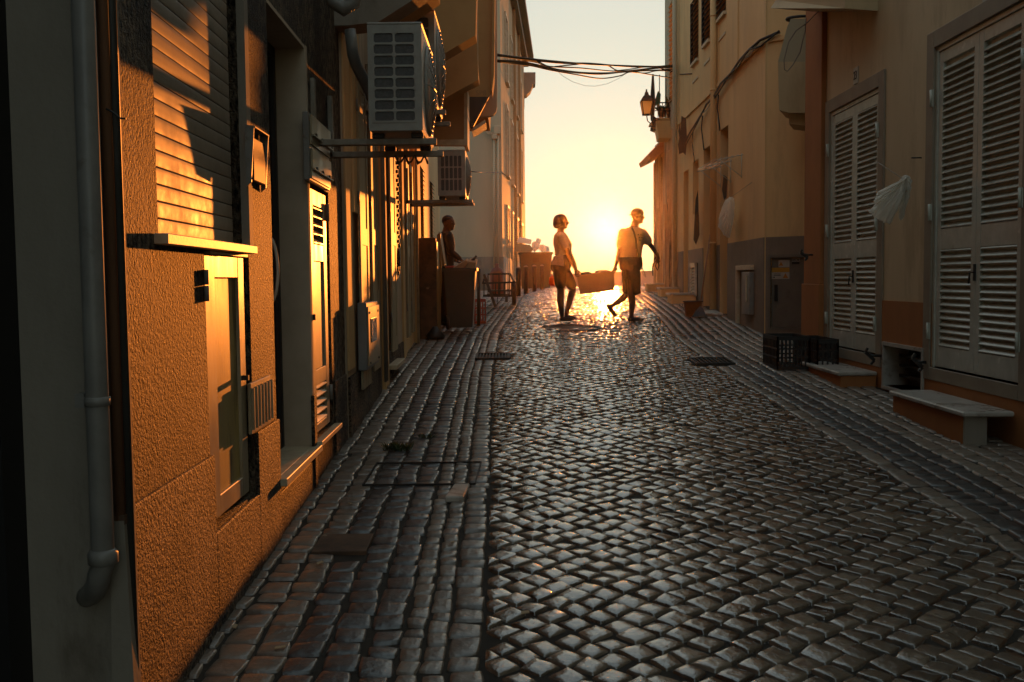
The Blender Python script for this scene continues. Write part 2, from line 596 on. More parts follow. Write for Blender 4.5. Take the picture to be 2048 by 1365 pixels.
def band(off, wd, y0, y1, side, dark, tone, ln=0.12, maxx=None, minx=None):
    y = y0 + nrs.rand() * 0.1
    while y < y1:
        l = ln * (0.82 + 0.42 * nrs.rand())
        yc = y + l / 2
        base = road_left(yc) if side < 0 else road_right(yc)
        x = base + off
        ang = 0.0
        dy = 0.3
        b2 = road_left(yc + dy) if side < 0 else road_right(yc + dy)
        ang = -math.atan((b2 - base) / dy)
        ok = True
        if minx is not None and x < minx:
            ok = False
        if maxx is not None and x > maxx(yc):
            ok = False
        if ok:
            ST.append((x + nrs.randn() * 0.003, yc, ang + nrs.randn() * 0.03, wd / 2 - 0.005, l / 2 - 0.005, tone + nrs.randn() * 0.14, dark, 1.0))
        y += l


# carriageway, laid on the diagonal
th = math.radians(41)
P = 0.109
R_ = 300
for i in range(-R_, R_):
    for j in range(-70, R_):
        lx, ly = i * P + (0.5 * P if j % 2 and False else 0), j * P
        lx += 0.012 * math.sin(j * 1.7) + 0.03 * math.sin(i * 0.13 + j * 0.09)
        ly += 0.018 * math.sin(i * 0.9) + 0.012 * math.sin(i * 0.31 + j * 0.2)
        x = lx * math.cos(th) - ly * math.sin(th) + 1.0
        y = lx * math.sin(th) + ly * math.cos(th) + 2.0
        if y < -5 or y > 35.5 or y < 1.6 and (abs(x - 1) > 1.4):
            continue
        if x < road_left(y) - 0.012 or x > road_right(y) + 0.012:
            continue
        ST.append((x + nrs.randn() * 0.006, y + nrs.randn() * 0.006, th + nrs.randn() * 0.08,
                   P / 2 - 0.0026 + nrs.randn() * 0.0042, P / 2 - 0.0026 + nrs.randn() * 0.0042, nrs.randn() * 0.27, 0.0, 0.0))
# left side courses, from the carriageway out to the houses
o = -0.065
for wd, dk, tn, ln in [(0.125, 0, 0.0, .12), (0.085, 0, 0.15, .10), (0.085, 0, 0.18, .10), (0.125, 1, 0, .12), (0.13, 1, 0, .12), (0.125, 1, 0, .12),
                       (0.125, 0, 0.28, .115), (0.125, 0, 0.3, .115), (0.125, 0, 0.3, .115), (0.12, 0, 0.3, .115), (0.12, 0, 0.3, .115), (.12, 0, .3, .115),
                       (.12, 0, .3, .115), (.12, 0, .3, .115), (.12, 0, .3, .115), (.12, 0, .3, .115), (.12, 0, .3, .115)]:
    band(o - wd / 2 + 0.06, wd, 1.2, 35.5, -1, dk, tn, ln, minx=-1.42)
    o -= wd
# right side courses
o = 0.0
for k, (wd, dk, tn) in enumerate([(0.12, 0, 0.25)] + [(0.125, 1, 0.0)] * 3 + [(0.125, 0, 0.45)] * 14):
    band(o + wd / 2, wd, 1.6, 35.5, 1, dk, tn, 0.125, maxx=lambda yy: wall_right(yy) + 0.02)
    o += wd


def in_grate(x, y):
    return (-0.42 < x < -0.02 and 11.05 < y < 11.55) or (1.92 < x < 2.36 and 10.42 < y < 10.95) or \
        ((x + 0.98) / 0.02) ** 2 < 0 or ((x - 0.80) / 0.40) ** 2 + ((y - 14.7) / 0.36) ** 2 < 1 or \
        (-0.93 < x < -0.66 and 4.42 < y < 4.72)


ST = [s for s in ST if not in_grate(s[0], s[1])]


def build_stones(stones, res, name):
    A = np.array(stones)
    n = len(A)
    if res == 7:
        g = np.array([-1, -0.955, -0.80, -0.3, 0.3, 0.80, 0.955, 1.0])
    elif res == 5:
        g = np.array([-1, -0.94, -0.6, 0.6, 0.94, 1.0])
    else:
        g = np.array([-1, -0.9, 0.9, 1.0])
    k = len(g)
    S, T = np.meshgrid(g, g)
    S, T = S.ravel(), T.ravel()
    # jittered corners, bilinear
    cj = nrs.randn(n, 4, 2) * 0.10
    w = np.stack([(1 - S) * (1 - T), (1 + S) * (1 - T), (1 + S) * (1 + T), (1 - S) * (1 + T)], 0) / 4
    u = S[None] * (1 - 0.07 * (T ** 2 * S ** 2))[None] + np.einsum('nk,kp->np', cj[:, :, 0], w)
    v = T[None] * (1 - 0.07 * (T ** 2 * S ** 2))[None] + np.einsum('nk,kp->np', cj[:, :, 1], w)
    u, v = u * A[:, 3:4], v * A[:, 4:5]
    c, s_ = np.cos(A[:, 2:3]), np.sin(A[:, 2:3])
    X = A[:, 0:1] + u * c - v * s_
    Y = A[:, 1:2] + u * s_ + v * c
    yl = np.array([-8, 3, 5.3, 10, 14, 18, 24, 34.])
    lft = np.interp(Y, yl, [-0.02, -0.10, -0.13, -0.20, -0.17, 0.05, 0.35, 0.8]) + 0.002
    rgt = np.interp(Y, [-8, 6, 8, 10, 13, 16, 24, 34], [2.20, 2.21, 2.17, 2.12, 2.16, 2.36, 2.66, 2.9]) - 0.006
    X = np.where(A[:, 7:8] < 0.5, np.clip(X, lft, rgt), X)
    edge = np.maximum(np.abs(S), np.abs(T))
    crown = 0.0018 * (1 - (S ** 2 + T ** 2) / 2)
    rim = np.where(edge > 0.99, -0.034, 0.0) + np.where((edge > 0.88) & (edge < 0.99), -0.0035, 0.0)
    tl = nrs.randn(n, 2) * 0.038
    H = (crown + rim)[None] + tl[:, 0:1] * u + tl[:, 1:2] * v + nrs.randn(n, 1) * 0.0020 + nrs.randn(n, k * k) * 0.0008
    yy = np.minimum(Y, 34)
    Z = 0.0515 * yy - 0.00222 * np.maximum(0, yy - 17) ** 2 - np.where(Y > 34, 0.02 * (Y - 34), 0)
    tt = np.clip((Y - 12) / 12, 0, 1)
    Z = Z + 0.028 * X * tt * tt * (3 - 2 * tt)
    Z = Z + 0.003 * np.sin(X * 3.1 + Y * 1.3) * np.sin(Y * 2.3 - X) + H - 0.006
    V = np.stack([X, Y, Z], -1).reshape(-1, 3)
    q = []
    for j in range(k - 1):
        for i in range(k - 1):
            q.append((j * k + i, j * k + i + 1, (j + 1) * k + i + 1, (j + 1) * k + i))
    q = np.array(q)
    F = (q[None] + (np.arange(n) * k * k)[:, None, None]).reshape(-1, 4)
    me = bpy.data.meshes.new(name)
    me.vertices.add(len(V))
    me.vertices.foreach_set("co", V.ravel())
    me.loops.add(F.size)
    me.loops.foreach_set("vertex_index", F.ravel().astype(np.int32))
    me.polygons.add(len(F))
    me.polygons.foreach_set("loop_start", (np.arange(len(F)) * 4).astype(np.int32))
    me.polygons.foreach_set("use_smooth", np.ones(len(F), bool))
    me.update(calc_edges=True)
    at_ = me.attributes.new("tone", 'FLOAT_COLOR', 'POINT')
    colr = np.zeros((n, k * k, 4), np.float32)
    colr[:, :, 0] = A[:, 5:6]
    colr[:, :, 1] = A[:, 6:7]
    colr[:, :, 2] = A[:, 7:8]
    colr[:, :, 3] = 1
    at_.data.foreach_set("color", colr.ravel())
    ob = bpy.data.objects.new(name, me)
    COL.objects.link(ob)
    return ob


def stone_mat():
    m = bpy.data.materials.new("worn_granite")
    m.use_nodes = True
    t = m.node_tree
    b = t.nodes["Principled BSDF"]
    L = t.links.new
    a = nd(t, "ShaderNodeAttribute", attribute_name="tone")
    sp = nd(t, "ShaderNodeSeparateColor")
    L(a.outputs["Color"], sp.inputs[0])
    geo = nd(t, "ShaderNodeNewGeometry")
    ns = nd(t, "ShaderNodeTexNoise")
    ns.inputs["Scale"].default_value = 26
    ns.inputs["Detail"].default_value = 6
    L(geo.outputs["Position"], ns.inputs["Vector"])
    # value
    ad = nd(t, "ShaderNodeMath", operation='ADD')
    L(sp.outputs[0], ad.inputs[0])
    L(ns.outputs["Fac"], ad.inputs[1])
    light = nd(t, "ShaderNodeValToRGB")
    light.color_ramp.elements[0].position = 0.1
    light.color_ramp.elements[0].color = (0.030, 0.025, 0.020, 1)
    light.color_ramp.elements[1].position = 1.1
    light.color_ramp.elements[1].color = (0.20, 0.16, 0.12, 1)
    L(ad.outputs[0], light.inputs[0])
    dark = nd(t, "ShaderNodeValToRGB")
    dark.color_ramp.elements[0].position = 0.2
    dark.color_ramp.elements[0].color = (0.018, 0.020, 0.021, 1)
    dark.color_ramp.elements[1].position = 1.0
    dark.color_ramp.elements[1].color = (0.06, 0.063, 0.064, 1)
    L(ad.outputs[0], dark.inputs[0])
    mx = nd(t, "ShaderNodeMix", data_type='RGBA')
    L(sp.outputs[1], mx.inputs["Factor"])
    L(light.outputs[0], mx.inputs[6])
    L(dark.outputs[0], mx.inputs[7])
    L(mx.outputs[2], b.inputs["Base Color"])
    r = nd(t, "ShaderNodeMapRange")
    r.inputs["From Min"].default_value = 0.3
    r.inputs["From Max"].default_value = 0.75
    r.inputs["To Min"].default_value = 0.09
    r.inputs["To Max"].default_value = 0.27
    n2 = nd(t, "ShaderNodeTexNoise")
    n2.inputs["Scale"].default_value = 9
    n2.inputs["Detail"].default_value = 5
    L(geo.outputs["Position"], n2.inputs["Vector"])
    L(n2.outputs["Fac"], r.inputs["Value"])
    ra = nd(t, "ShaderNodeMath", operation='MULTIPLY_ADD')
    L(sp.outputs[2], ra.inputs[0])
    ra.inputs[1].default_value = 0.22
    L(r.outputs[0], ra.inputs[2])
    L(ra.outputs[0], b.inputs["Roughness"])
    cw_ = nd(t, "ShaderNodeMath", operation='MULTIPLY_ADD')
    L(sp.outputs[2], cw_.inputs[0])
    cw_.inputs[1].default_value = -0.50
    cw_.inputs[2].default_value = 0.75
    L(cw_.outputs[0], b.inputs["Coat Weight"])
    b.inputs["Specular IOR Level"].default_value = 1.0
    b.inputs["IOR"].default_value = 1.6
    b.inputs["Coat Weight"].default_value = 0.7
    b.inputs["Coat Roughness"].default_value = 0.10
    b.inputs["Coat IOR"].default_value = 1.6
    n4 = nd(t, "ShaderNodeTexNoise")
    n4.inputs["Scale"].default_value = 22
    n4.inputs["Detail"].default_value = 5
    n4.inputs["Roughness"].default_value = 0.6
    L(geo.outputs["Position"], n4.inputs["Vector"])
    bp = nd(t, "ShaderNodeBump")
    bp.inputs["Strength"].default_value = 0.5
    bp.inputs["Distance"].default_value = 0.016
    L(n4.outputs["Fac"], bp.inputs["Height"])
    L(bp.outputs[0], b.inputs["Normal"])
    return m


SM = stone_mat()
near_ = [s for s in ST if s[1] < 7.5]
mid_ = [s for s in ST if 7.5 <= s[1] < 13]
far_ = [s for s in ST if s[1] >= 13]
obs = []
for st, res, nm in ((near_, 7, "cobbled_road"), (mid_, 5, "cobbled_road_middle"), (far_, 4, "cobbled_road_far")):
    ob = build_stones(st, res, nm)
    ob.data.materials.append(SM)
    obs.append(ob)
# join the three stretches into one road
bm = bmesh.new()
for ob in obs:
    bm.from_mesh(ob.data)
road_me = obs[0].data
bm.to_mesh(road_me)
bm.free()
for ob in obs[1:]:
    bpy.data.objects.remove(ob)
obs[0]["kind"] = "structure"
obs[0].name = "cobbled_road"
# ------------------------------------------------------------------ houses
LF_H, RF_H = 7.8, 9.2


def rect(fr, n, xa, xb, ytop, ybot, xt=None):
    """u0, u1, w0, w1 of a rectangle on the wall plane n, from photo pixels: x of its two sides, y of top and bottom at column xt"""
    xt = xa if xt is None else xt
    ua, ub = fr.u(xa, (ytop + ybot) / 2, n), fr.u(xb, (ytop + ybot) / 2, n)
    return min(ua, ub), max(ua, ub), fr.w(xt, ybot, n), fr.w(xt, ytop, n)


def louvre(mb, fr, u0, u1, n, w0, w1, pitch=0.045, depth=0.03, th=0.006, out=1):
    w = w0
    while w < w1 - pitch * 0.4:
        c = [fr.p(u0, n - depth / 2, w + pitch * 0.75), fr.p(u1, n - depth / 2, w + pitch * 0.75), fr.p(u1, n + depth / 2, w + pitch * 0.1), fr.p(u0, n + depth / 2, w + pitch * 0.1)]
        d = Vector((0, 0, th))
        mb.hexa([p for p in c] + [p + d for p in c])
        w += pitch


def shutter_leaf(parent, fr, u0, u1, n, w0, w1, mid, mat, st=0.07, top=0.09, bot=0.16, midh=0.16, pitch=0.05):
    f = MB()
    f.box(fr, u0, u0 + st, n, n + 0.035, w0, w1)
    f.box(fr, u1 - st, u1, n, n + 0.035, w0, w1)
    f.box(fr, u0 + st, u1 - st, n, n + 0.0335, w1 - top, w1)
    f.box(fr, u0 + st, u1 - st, n, n + 0.0335, w0, w0 + bot)
    f.box(fr, u0 + st, u1 - st, n, n + 0.0335, mid - midh / 2, mid + midh / 2)
    f.box(fr, u0 + st - 0.005, u1 - st + 0.005, n + 0.001, n + 0.006, w0 + 0.05, w1 - 0.05)
    leaf = f.build("leaf", mat, parent, bevel=0.004)
    s = MB()
    louvre(s, fr, u0 + st, u1 - st, n + 0.022, w0 + bot, mid - midh / 2, pitch)
    s.build("louvres", mat, leaf)
    s = MB()
    louvre(s, fr, u0 + st, u1 - st, n + 0.022, mid + midh / 2, w1 - top, pitch)
    s.build("louvres", mat, leaf)
    return leaf


def house(name, label, loc, cat="house"):
    return thing(name, loc, label, cat)


# ================= LEFT ROW =================
# near dark building
hN = house("corner_building", "dark building at the left edge with a black gateway", (-1.6, 0, 0))
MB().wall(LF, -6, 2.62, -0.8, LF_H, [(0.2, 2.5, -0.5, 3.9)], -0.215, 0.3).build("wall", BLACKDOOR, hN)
MB().box(LF, -6, 2.62, -4, -0.6, -0.8, LF_H).build("rear_wall", PLASTER_GREY, hN)
MB().box(LF, 0.2, 2.5, -0.42, -0.36, -0.5, 3.9).build("gate", BLACKDOOR, hN)
MB().box(LF, -6.1, 2.62, -4.1, -0.15, LF_H, LF_H + 0.12).build("roof", TILE, hN)

REVEAL = M("reveal_plaster", (0.52, 0.42, 0.31), 0.8, (0.44, 0.35, 0.25), 5, bump=0.2, bscale=60, bdist=0.002)
# house A, rough render, roller shutter, meter cupboard, doorway
hA = house("rendered_house", "rough rendered house with roller shutter window, lit orange by the low sun", (-1.3, 4.5, 0))
sh = rect(LF, 0, 309, 495, 0, 470, 320)
sh = (sh[0], sh[1], sh[2], sh[2] + 1.85)
cb = (LF.u(414, 700), LF.u(505, 800), LF.w(425, 1062), LF.w(415, 503))
dr = (LF.u(547, 600), LF.u(620, 600), LF.w(560, 955), LF.w(619, 105))
cp = (LF.u(622, 600), LF.u(661, 600), LF.w(640, 872), LF.w(630, 372))
EA = LF.u(690, 700)
wA = MB().wall(LF, 2.72, EA, -0.4, LF_H, [sh, cb, dr, cp], 0.0, 0.3)
wA.build("wall", STUCCO, hA)
pier = MB()
pier.box(LF, 2.62, 2.70, -0.62, 0.046, -0.6, LF_H)
pier.build("pier", PLASTER_GREY, hA, bevel=0.006)
MB().box(LF, 2.70, EA, -4, -0.32, -0.6, LF_H).build("rear_wall", PLASTER_GREY, hA)
MB().box(LF, 2.63, EA, -4.1, 0.2, LF_H, LF_H + 0.12).build("roof", TILE, hA)
# plinth: stepped up in front of the cupboard, runs to the house corner
zl = LF.w(340, 968, 0.02)
pl = MB()
pl.box(LF, 2.722, cb[0], 0.0005, 0.018, -0.4, zl)
pl.box(LF, cb[0], cb[1] + 0.015, 0.0005, 0.018, -0.4, cb[2] - 0.01)
pl.box(LF, cb[1] + 0.015, dr[0] - 0.01, 0.0005, 0.018, -0.4, LF.w(530, 858, 0.02))
pl.box(LF, dr[0] - 0.01, cp[0] - 0.08, 0.0005, 0.012, -0.4, dr[2] - 0.07)
pl.box(LF, cp[0] - 0.08, cp[0] - 0.0, 0.0005, 0.02, -0.4, LF.w(615, 800, 0.02))
pl.box(LF, cp[1] + 0.05, EA - 0.02, 0.0005, 0.012, -0.4, LF.w(670, 765, 0.02))
pl.build("plinth", PLINTH, hA, bevel=0.004)
# window with roller shutter
nS = -0.042
win = MB()
win.box(LF, sh[0] + 0.0, sh[1] - 0.03, -0.13, -0.11, sh[2], sh[3])
win.box(LF, sh[1] - 0.03, sh[1] + 0.035, nS + 0.012, 0.004, sh[2], sh[3])
window = win.build("window", PLASTER_GREY, hA)
slt = MB()
su0, su1 = sh[0] + 0.012, LF.u(461, 300, nS)
w = sh[2] + 0.005
while w < sh[3]:
    hgt = 0.0545
    prof = [(-0.012, 0.0), (-0.0006, 0.0012), (0.0, 0.004), (0.0004, 0.020), (0.0004, 0.036), (0.0, 0.050), (-0.0006, 0.052), (-0.012, 0.053)]
    vs = []
    for u_ in (su0, su1):
        for (a, b) in prof:
            vs.append(LF.p(u_, nS + a, w + b))
    k = len(prof)
    slt.add(vs, [(i, i + 1, k + i + 1, k + i) for i in range(k - 1)], True)
    w += hgt
slt.box(LF, su0, su1, nS - 0.03, nS - 0.013, sh[2], sh[3])
slt.build("roller_shutter", SLAT, window, merge=False)
sl = MB()
s0 = LF.u(336, 470, 0.045)
sl.box(LF, sh[0] - 0.0, sh[1] - 0.0, -0.12, 0.0, sh[2] - 0.03, sh[2] + 0.001)
sl.box(LF, s0, LF.u(515, 492, 0.045), 0.0, 0.045, sh[2] - 0.032, sh[2] + 0.002)
sl.build("sill", SILL, window, bevel=0.003)
# cupboard door under the window
nC = -0.012
cd = MB()
c0, c1, cw0, cw1 = cb[0] + 0.012, LF.u(489, 700, nC), cb[2] + 0.02, LF.w(418, 510, nC)
pu0, pu1 = LF.u(431, 700, nC), LF.u(478, 700, nC)
pw0, pw1 = LF.w(440, 990, nC), LF.w(431, 556, nC)
cd.box(LF, c0, pu0, -0.04, nC + 0.004, cw0, cw1)
cd.box(LF, pu1, c1, -0.04, nC + 0.004, cw0, cw1)
cd.box(LF, pu0, pu1, -0.04, nC + 0.003, pw1, cw1)
cd.box(LF, pu0, pu1, -0.04, nC + 0.003, cw0, pw0)
cup = cd.build("cupboard_door", ALU_DIRTY, hA, bevel=0.003)
MB().box(LF, pu0 - 0.01, pu1 + 0.01, -0.034, -0.021, pw0 - 0.01, pw1 + 0.01).build("door_panel", PANEL_Y, cup)
hg = MB()
for (ya, yb) in ((540, 570), (572, 603)):
    hg.tube([LF.p(c0 - 0.016, 0.006, LF.w(412, yb)), LF.p(c0 - 0.016, 0.006, LF.w(412, ya))], 0.009, 8)
    hg.build("hinge", GREYPAINT, cup)
    hg = MB()
MB().box(LF, pu1 + 0.01, pu1 + 0.03, nC, 0.02, LF.w(485, 762), LF.w(485, 752)).build("latch", BLACK, cup)
MB().box(LF, cb[0], cb[1], -0.29, -0.04, cb[2], cb[3]).build("cupboard_recess", PLASTER_GREY, cup)
MB().box(LF, c0 + 0.05, cb[1] - 0.03, -0.03, 0.004, cw1 + 0.003, cb[3] + 0.002).build("lintel", SILL, cup)
# doorway with glass door
d = MB()
nD = -0.16
fu0, fu1 = dr[0], dr[1]
d.box(LF, fu0, fu0 + 0.05, nD - 0.05, nD, dr[2], dr[3])
d.box(LF, fu1 - 0.06, fu1, nD - 0.05, nD, dr[2], dr[3])
d.box(LF, fu0 + 0.05, fu1 - 0.06, nD - 0.05, nD - 0.001, dr[3] - 0.07, dr[3])
d.box(LF, fu0 + 0.05, fu1 - 0.06, nD - 0.05, nD - 0.001, dr[2], dr[2] + 0.09)
door = d.build("door", IRON, hA, bevel=0.004)
MB().box(LF, fu0 + 0.05, fu1 - 0.06, nD - 0.03, nD - 0.022, dr[2] + 0.09, dr[3] - 0.07).build("glass_pane", GLASS, door)
h = MB()
hu = fu0 + 0.10
hw0, hw1 = LF.w(550, 612), LF.w(550, 468)
pts = []
for i in range(13):
    a = i / 12
    pts.append(LF.p(hu, -0.05 + 0.052 * math.sin(math.pi * min(1, max(0, a))) ** 0.4, hw0 + (hw1 - hw0) * a))
h.tube(pts, 0.008, 8)
h.build("handle", ALU, door)
st = MB()
st.box(LF, dr[0] + 0.001, dr[1] - 0.001, -0.29, 0.0, dr[2] - 0.028, dr[2] + 0.004)
st.box(LF, dr[0] - 0.03, dr[1] + 0.03, 0.0, 0.05, dr[2] - 0.03, dr[2] + 0.006)
st.build("doorstep", SILL, hA, bevel=0.003)
dj = MB()
dj.box(LF, dr[1] + 0.0, dr[1] + 0.03, 0.0, 0.008, dr[2] + 0.02, dr[3])
dj.box(LF, dr[1] - 0.02, dr[1] - 0.0005, nD + 0.001, 0.0065, dr[2] + 0.0045, dr[3] - 0.001)
dj.box(LF, dr[0] + 0.001, dr[1] - 0.021, nD + 0.001, 0.003, dr[3] - 0.02, dr[3] - 0.0005)
dj.build("door_trim", REVEAL, hA)
# tall cupboard door with louvres
nC2 = 0.004
k0, k1, kw0, kw1 = LF.u(623, 600, nC2), LF.u(655, 600, nC2), LF.w(640, 862, nC2), LF.w(628, 380, nC2)
l0, l1 = k0 + 0.10, k1 - 0.10
g = MB()
g.box(LF, k0, l0, -0.03, nC2, kw0, kw1)
g.box(LF, l1, k1, -0.03, nC2, kw0, kw1)
m1, m2, m3, m4 = LF.w(638, 490, nC2), LF.w(630, 412, nC2), LF.w(640, 845, nC2), LF.w(640, 768, nC2)
g.box(LF, l0, l1, -0.03, nC2 - 0.001, m2, kw1)
g.box(LF, l0, l1, -0.03, nC2 - 0.001, m1 - 0.10, m1)
g.box(LF, l0, l1, -0.03, nC2 - 0.001, kw0, m3)
g.box(LF, l0, l1, -0.03, nC2 - 0.001, m4, m4 + 0.09)
g.box(LF, l0, l1, -0.028, -0.006, m4 + 0.09, m1 - 0.10)
cup2 = g.build("cupboard_door", ALU_DIRTY, hA, bevel=0.003, label="tall cream cupboard door with louvres at top and bottom")
lo = MB()
louvre(lo, LF, l0, l1, -0.012, m1, m2, 0.05, 0.035)
lo.build("louvres", ALU_DIRTY, cup2)
lo = MB()
louvre(lo, LF, l0, l1, -0.012, m3, m4, 0.05, 0.035)
lo.build("louvres", ALU_DIRTY, cup2)
MB().box(LF, cp[0], cp[1], -0.29, -0.06, cp[2], cp[3]).build("cupboard_recess", PLASTER_GREY, cup2)
hh = MB()
for (ya, yb) in ((412, 445), (770, 800)):
    hh = MB().tube([LF.p(k1 + 0.012, 0.012, LF.w(657, yb)), LF.p(k1 + 0.012, 0.012, LF.w(657, ya))], 0.012, 8)
    hh.build("hinge", GREYPAINT, cup2)
MB().box(LF, k0 + 0.015, k0 + 0.035, nC2, 0.022, LF.w(629, 640), LF.w(629, 628)).build("latch", BLACK, cup2)
s2 = MB()
s2.box(LF, cp[0] - 0.02, cp[1] + 0.06, 0.0, 0.05, cp[2] - 0.03, cp[2] - 0.002)
s2.build("cupboard_ledge", SILL, hA, bevel=0.002)

# house B, streaked plaster, white shutters
hB = house("streaked_house", "second house on the left, streaked plaster behind the grey meter box", (-1.4, 9, 0))
nB = 0.012
EB = 11.2
dB1 = (LF.u(790, 560, nB), LF.u(815, 560, nB), 0.62, 3.0)
wB = MB().wall(LF, EA + 0.005, EB, -0.4, LF_H, [(7.95, 8.75, 0.60, 3.05), (9.55, 10.35, 0.66, 3.1)], nB, 0.3)
wB.build("wall", PLASTER_STREAK, hB)
MB().box(LF, EA + 0.005, EB, -4, -0.29, -0.6, LF_H).build("rear_wall", PLASTER_GREY, hB)
MB().box(LF, EA + 0.005, EB, -4.1, 0.25, LF_H, LF_H + 0.12).build("roof", TILE, hB)
pb = MB()
pb.box(LF, EA + 0.006, EA + 0.30, nB + 0.0005, nB + 0.016, LF.w(700, 752, .08), LF_H)
pb.box(LF, EA + 0.32, EA + 0.75, nB + 0.0005, nB + 0.03, 1.95, LF_H)
pb.box(LF, 9.1, 9.42, nB + 0.0005, nB + 0.035, 0.2, LF_H)
pb.build("pilaster", PLASTER_TAN, hB, bevel=0.004)
pb = MB()
pb.box(LF, EA + 0.02, 8.9, nB + 0.0005, nB + 0.018, -0.2, LF.w(700, 758, .04))
pb.box(LF, 9.43, EB, nB + 0.0005, nB + 0.018, -0.2, LF.w(800, 690, .04))
pb.build("plinth", PLINTH, hB, bevel=0.003)


def open_door(par, u0, u1, w0, w1, n, lab=None):
    f = MB()
    f.box(LF, u0, u0 + 0.06, n - 0.24, n - 0.02, w0, w1)
    f.box(LF, u1 - 0.06, u1, n - 0.24, n - 0.02, w0, w1)
    f.box(LF, u0 + 0.06, u1 - 0.06, n - 0.24, n - 0.021, w1 - 0.06, w1)
    dd = f.build("door", ALU_DIRTY, par, bevel=0.003)
    q = MB()
    q.box(LF, u0 + 0.06, u1 - 0.06, n - 0.20, n - 0.17, w0, w1 - 0.06)
    q.box(LF, u0 + 0.16, u1 - 0.16, n - 0.17, n - 0.16, w0 + 0.2, w0 + 0.9)
    q.box(LF, u0 + 0.16, u1 - 0.16, n - 0.17, n - 0.16, w0 + 1.1, w1 - 0.25)
    q.build("leaf", DWOOD, dd, bevel=0.003)
    return dd


open_door(hB, 7.95, 8.75, 0.60, 3.05, nB)
open_door(hB, 9.55, 10.35, 0.66, 3.1, nB)


def flat_shutter(par, u0, u1, w0, w1, n, mat=None, split=True):
    f = MB()
    f.box(LF, u0, u1, n, n + 0.012, w0, w1)
    wm = w0 + (w1 - w0) * 0.46
    f.box(LF, u0 + 0.0, u0 + 0.09, n + 0.0121, n + 0.018, w0, w1)
    f.box(LF, u1 - 0.09, u1, n + 0.0121, n + 0.018, w0, w1)
    f.box(LF, u0 + 0.09, u1 - 0.09, n + 0.0121, n + 0.0175, w0, w0 + 0.14)
    f.box(LF, u0 + 0.09, u1 - 0.09, n + 0.0121, n + 0.0175, w1 - 0.12, w1)
    f.box(LF, u0 + 0.09, u1 - 0.09, n + 0.0121, n + 0.0175, wm, wm + 0.13)
    s = f.build("shutter", mat or SHUT, par, bevel=0.003)
    hh_ = MB()
    for wv in (w0 + 0.3, wm + 0.3, w1 - 0.3):
        MB().tube([LF.p(u0 - 0.008, n + 0.01, wv), LF.p(u0 - 0.008, n + 0.01, wv + 0.09)], 0.008, 6).build("hinge", GREYPAINT, s)
    return s


flat_shutter(hB, 7.42, 7.92, 0.64, 3.0, nB + 0.031)
flat_shutter(hB, 8.30, 8.78, LF.w(770, 738, .1), 3.0, nB + 0.012)
flat_shutter(hB, 9.80, 10.30, 0.75, 3.05, nB + 0.02)
sb = MB()
sb.box(LF, 9.5, 10.4, nB + 0.0, nB + 0.10, 0.60, 0.645)
sb.build("doorstep", SILL, hB, bevel=0.003)

# house C
hC = house("shuttered_house", "third house on the left, tan walls and pale shutters beyond the rusty cabinet", (-1.4, 13, 0))
nC_ = 0.015
MB().wall(LF, EB + 0.005, 14.4, -0.2, LF_H, [(11.6, 12.3, 0.75, 3.1), (13.1, 13.8, 0.85, 3.1)], nC_, 0.3).build("wall", PLASTER_TAN, hC)
MB().box(LF, EB + 0.005, 14.4, -4, -0.31, -0.6, LF_H).build("rear_wall", PLASTER_GREY, hC)
MB().box(LF, EB + 0.005, 14.4, -4.1, 0.25, LF_H, LF_H + 0.12).build("roof", TILE, hC)
pc = MB()
pc.box(LF, 11.25, 11.5, nC_ + 0.0005, nC_ + 0.02, 0, LF_H)
pc.box(LF, 12.85, 13.0, nC_ + 0.0005, nC_ + 0.04, 0, LF_H)
pc.build("pilaster", PLASTER_TAN, hC, bevel=0.004)
open_door(hC, 11.6, 12.3, 0.75, 3.1, nC_)
open_door(hC, 13.1, 13.8, 0.85, 3.1, nC_)
flat_shutter(hC, 12.32, 12.72, LF.w(825, 668, .06), LF.w(828, 335, .06), nC_ + 0.01)
flat_shutter(hC, 11.62, 11.98, LF.w(818, 675, .06), LF.w(818, 330, .06), nC_ + 0.02)

# house D, behind the man
hD = house("far_row_house", "house behind the man by the bin, at the end of the left row", (-1.5, 17, 0))
MB().wall(LF, 14.4, 21.0, 0.1, LF_H, [(15.2, 15.9, 0.95, 3.2), (17.6, 18.3, 1.6, 3.2)], -0.04, 0.3).build("wall", PLASTER_TAN, hD)
MB().box(LF, 14.4, 21.0, -4, -0.36, -0.6, LF_H).build("rear_wall", PLASTER_GREY, hD)
MB().box(LF, 14.4, 21.2, -4.1, 0.15, LF_H, LF_H + 0.12).build("roof", TILE, hD)
for (a, b, c, e) in ((15.2, 15.9, 0.95, 3.2), (17.6, 18.3, 1.6, 3.2)):
    f = MB()
    f.box(LF, a, b, -0.28, -0.24, c, e)
    fr_ = f.build("window", DWOOD, hD)
    s = MB()
    louvre(s, LF, a + 0.02, b - 0.02, -0.02, c, e, 0.07, 0.05)
    s.build("louvres", DWOOD, fr_)

# projecting bays and canopies above the left side, one behind another
def prof(pts, Y):
    return [at(x, y, Y) for (x, y) in pts]


def bay(name, label, cat, polys, mat, base):
    t = thing(name, base, label, cat)
    for (nm, pts, Y, dep, mt) in polys:
        MB().poly(prof(pts, Y), Vector((0, dep, 0))).build(nm, mt or mat, t)
    return t


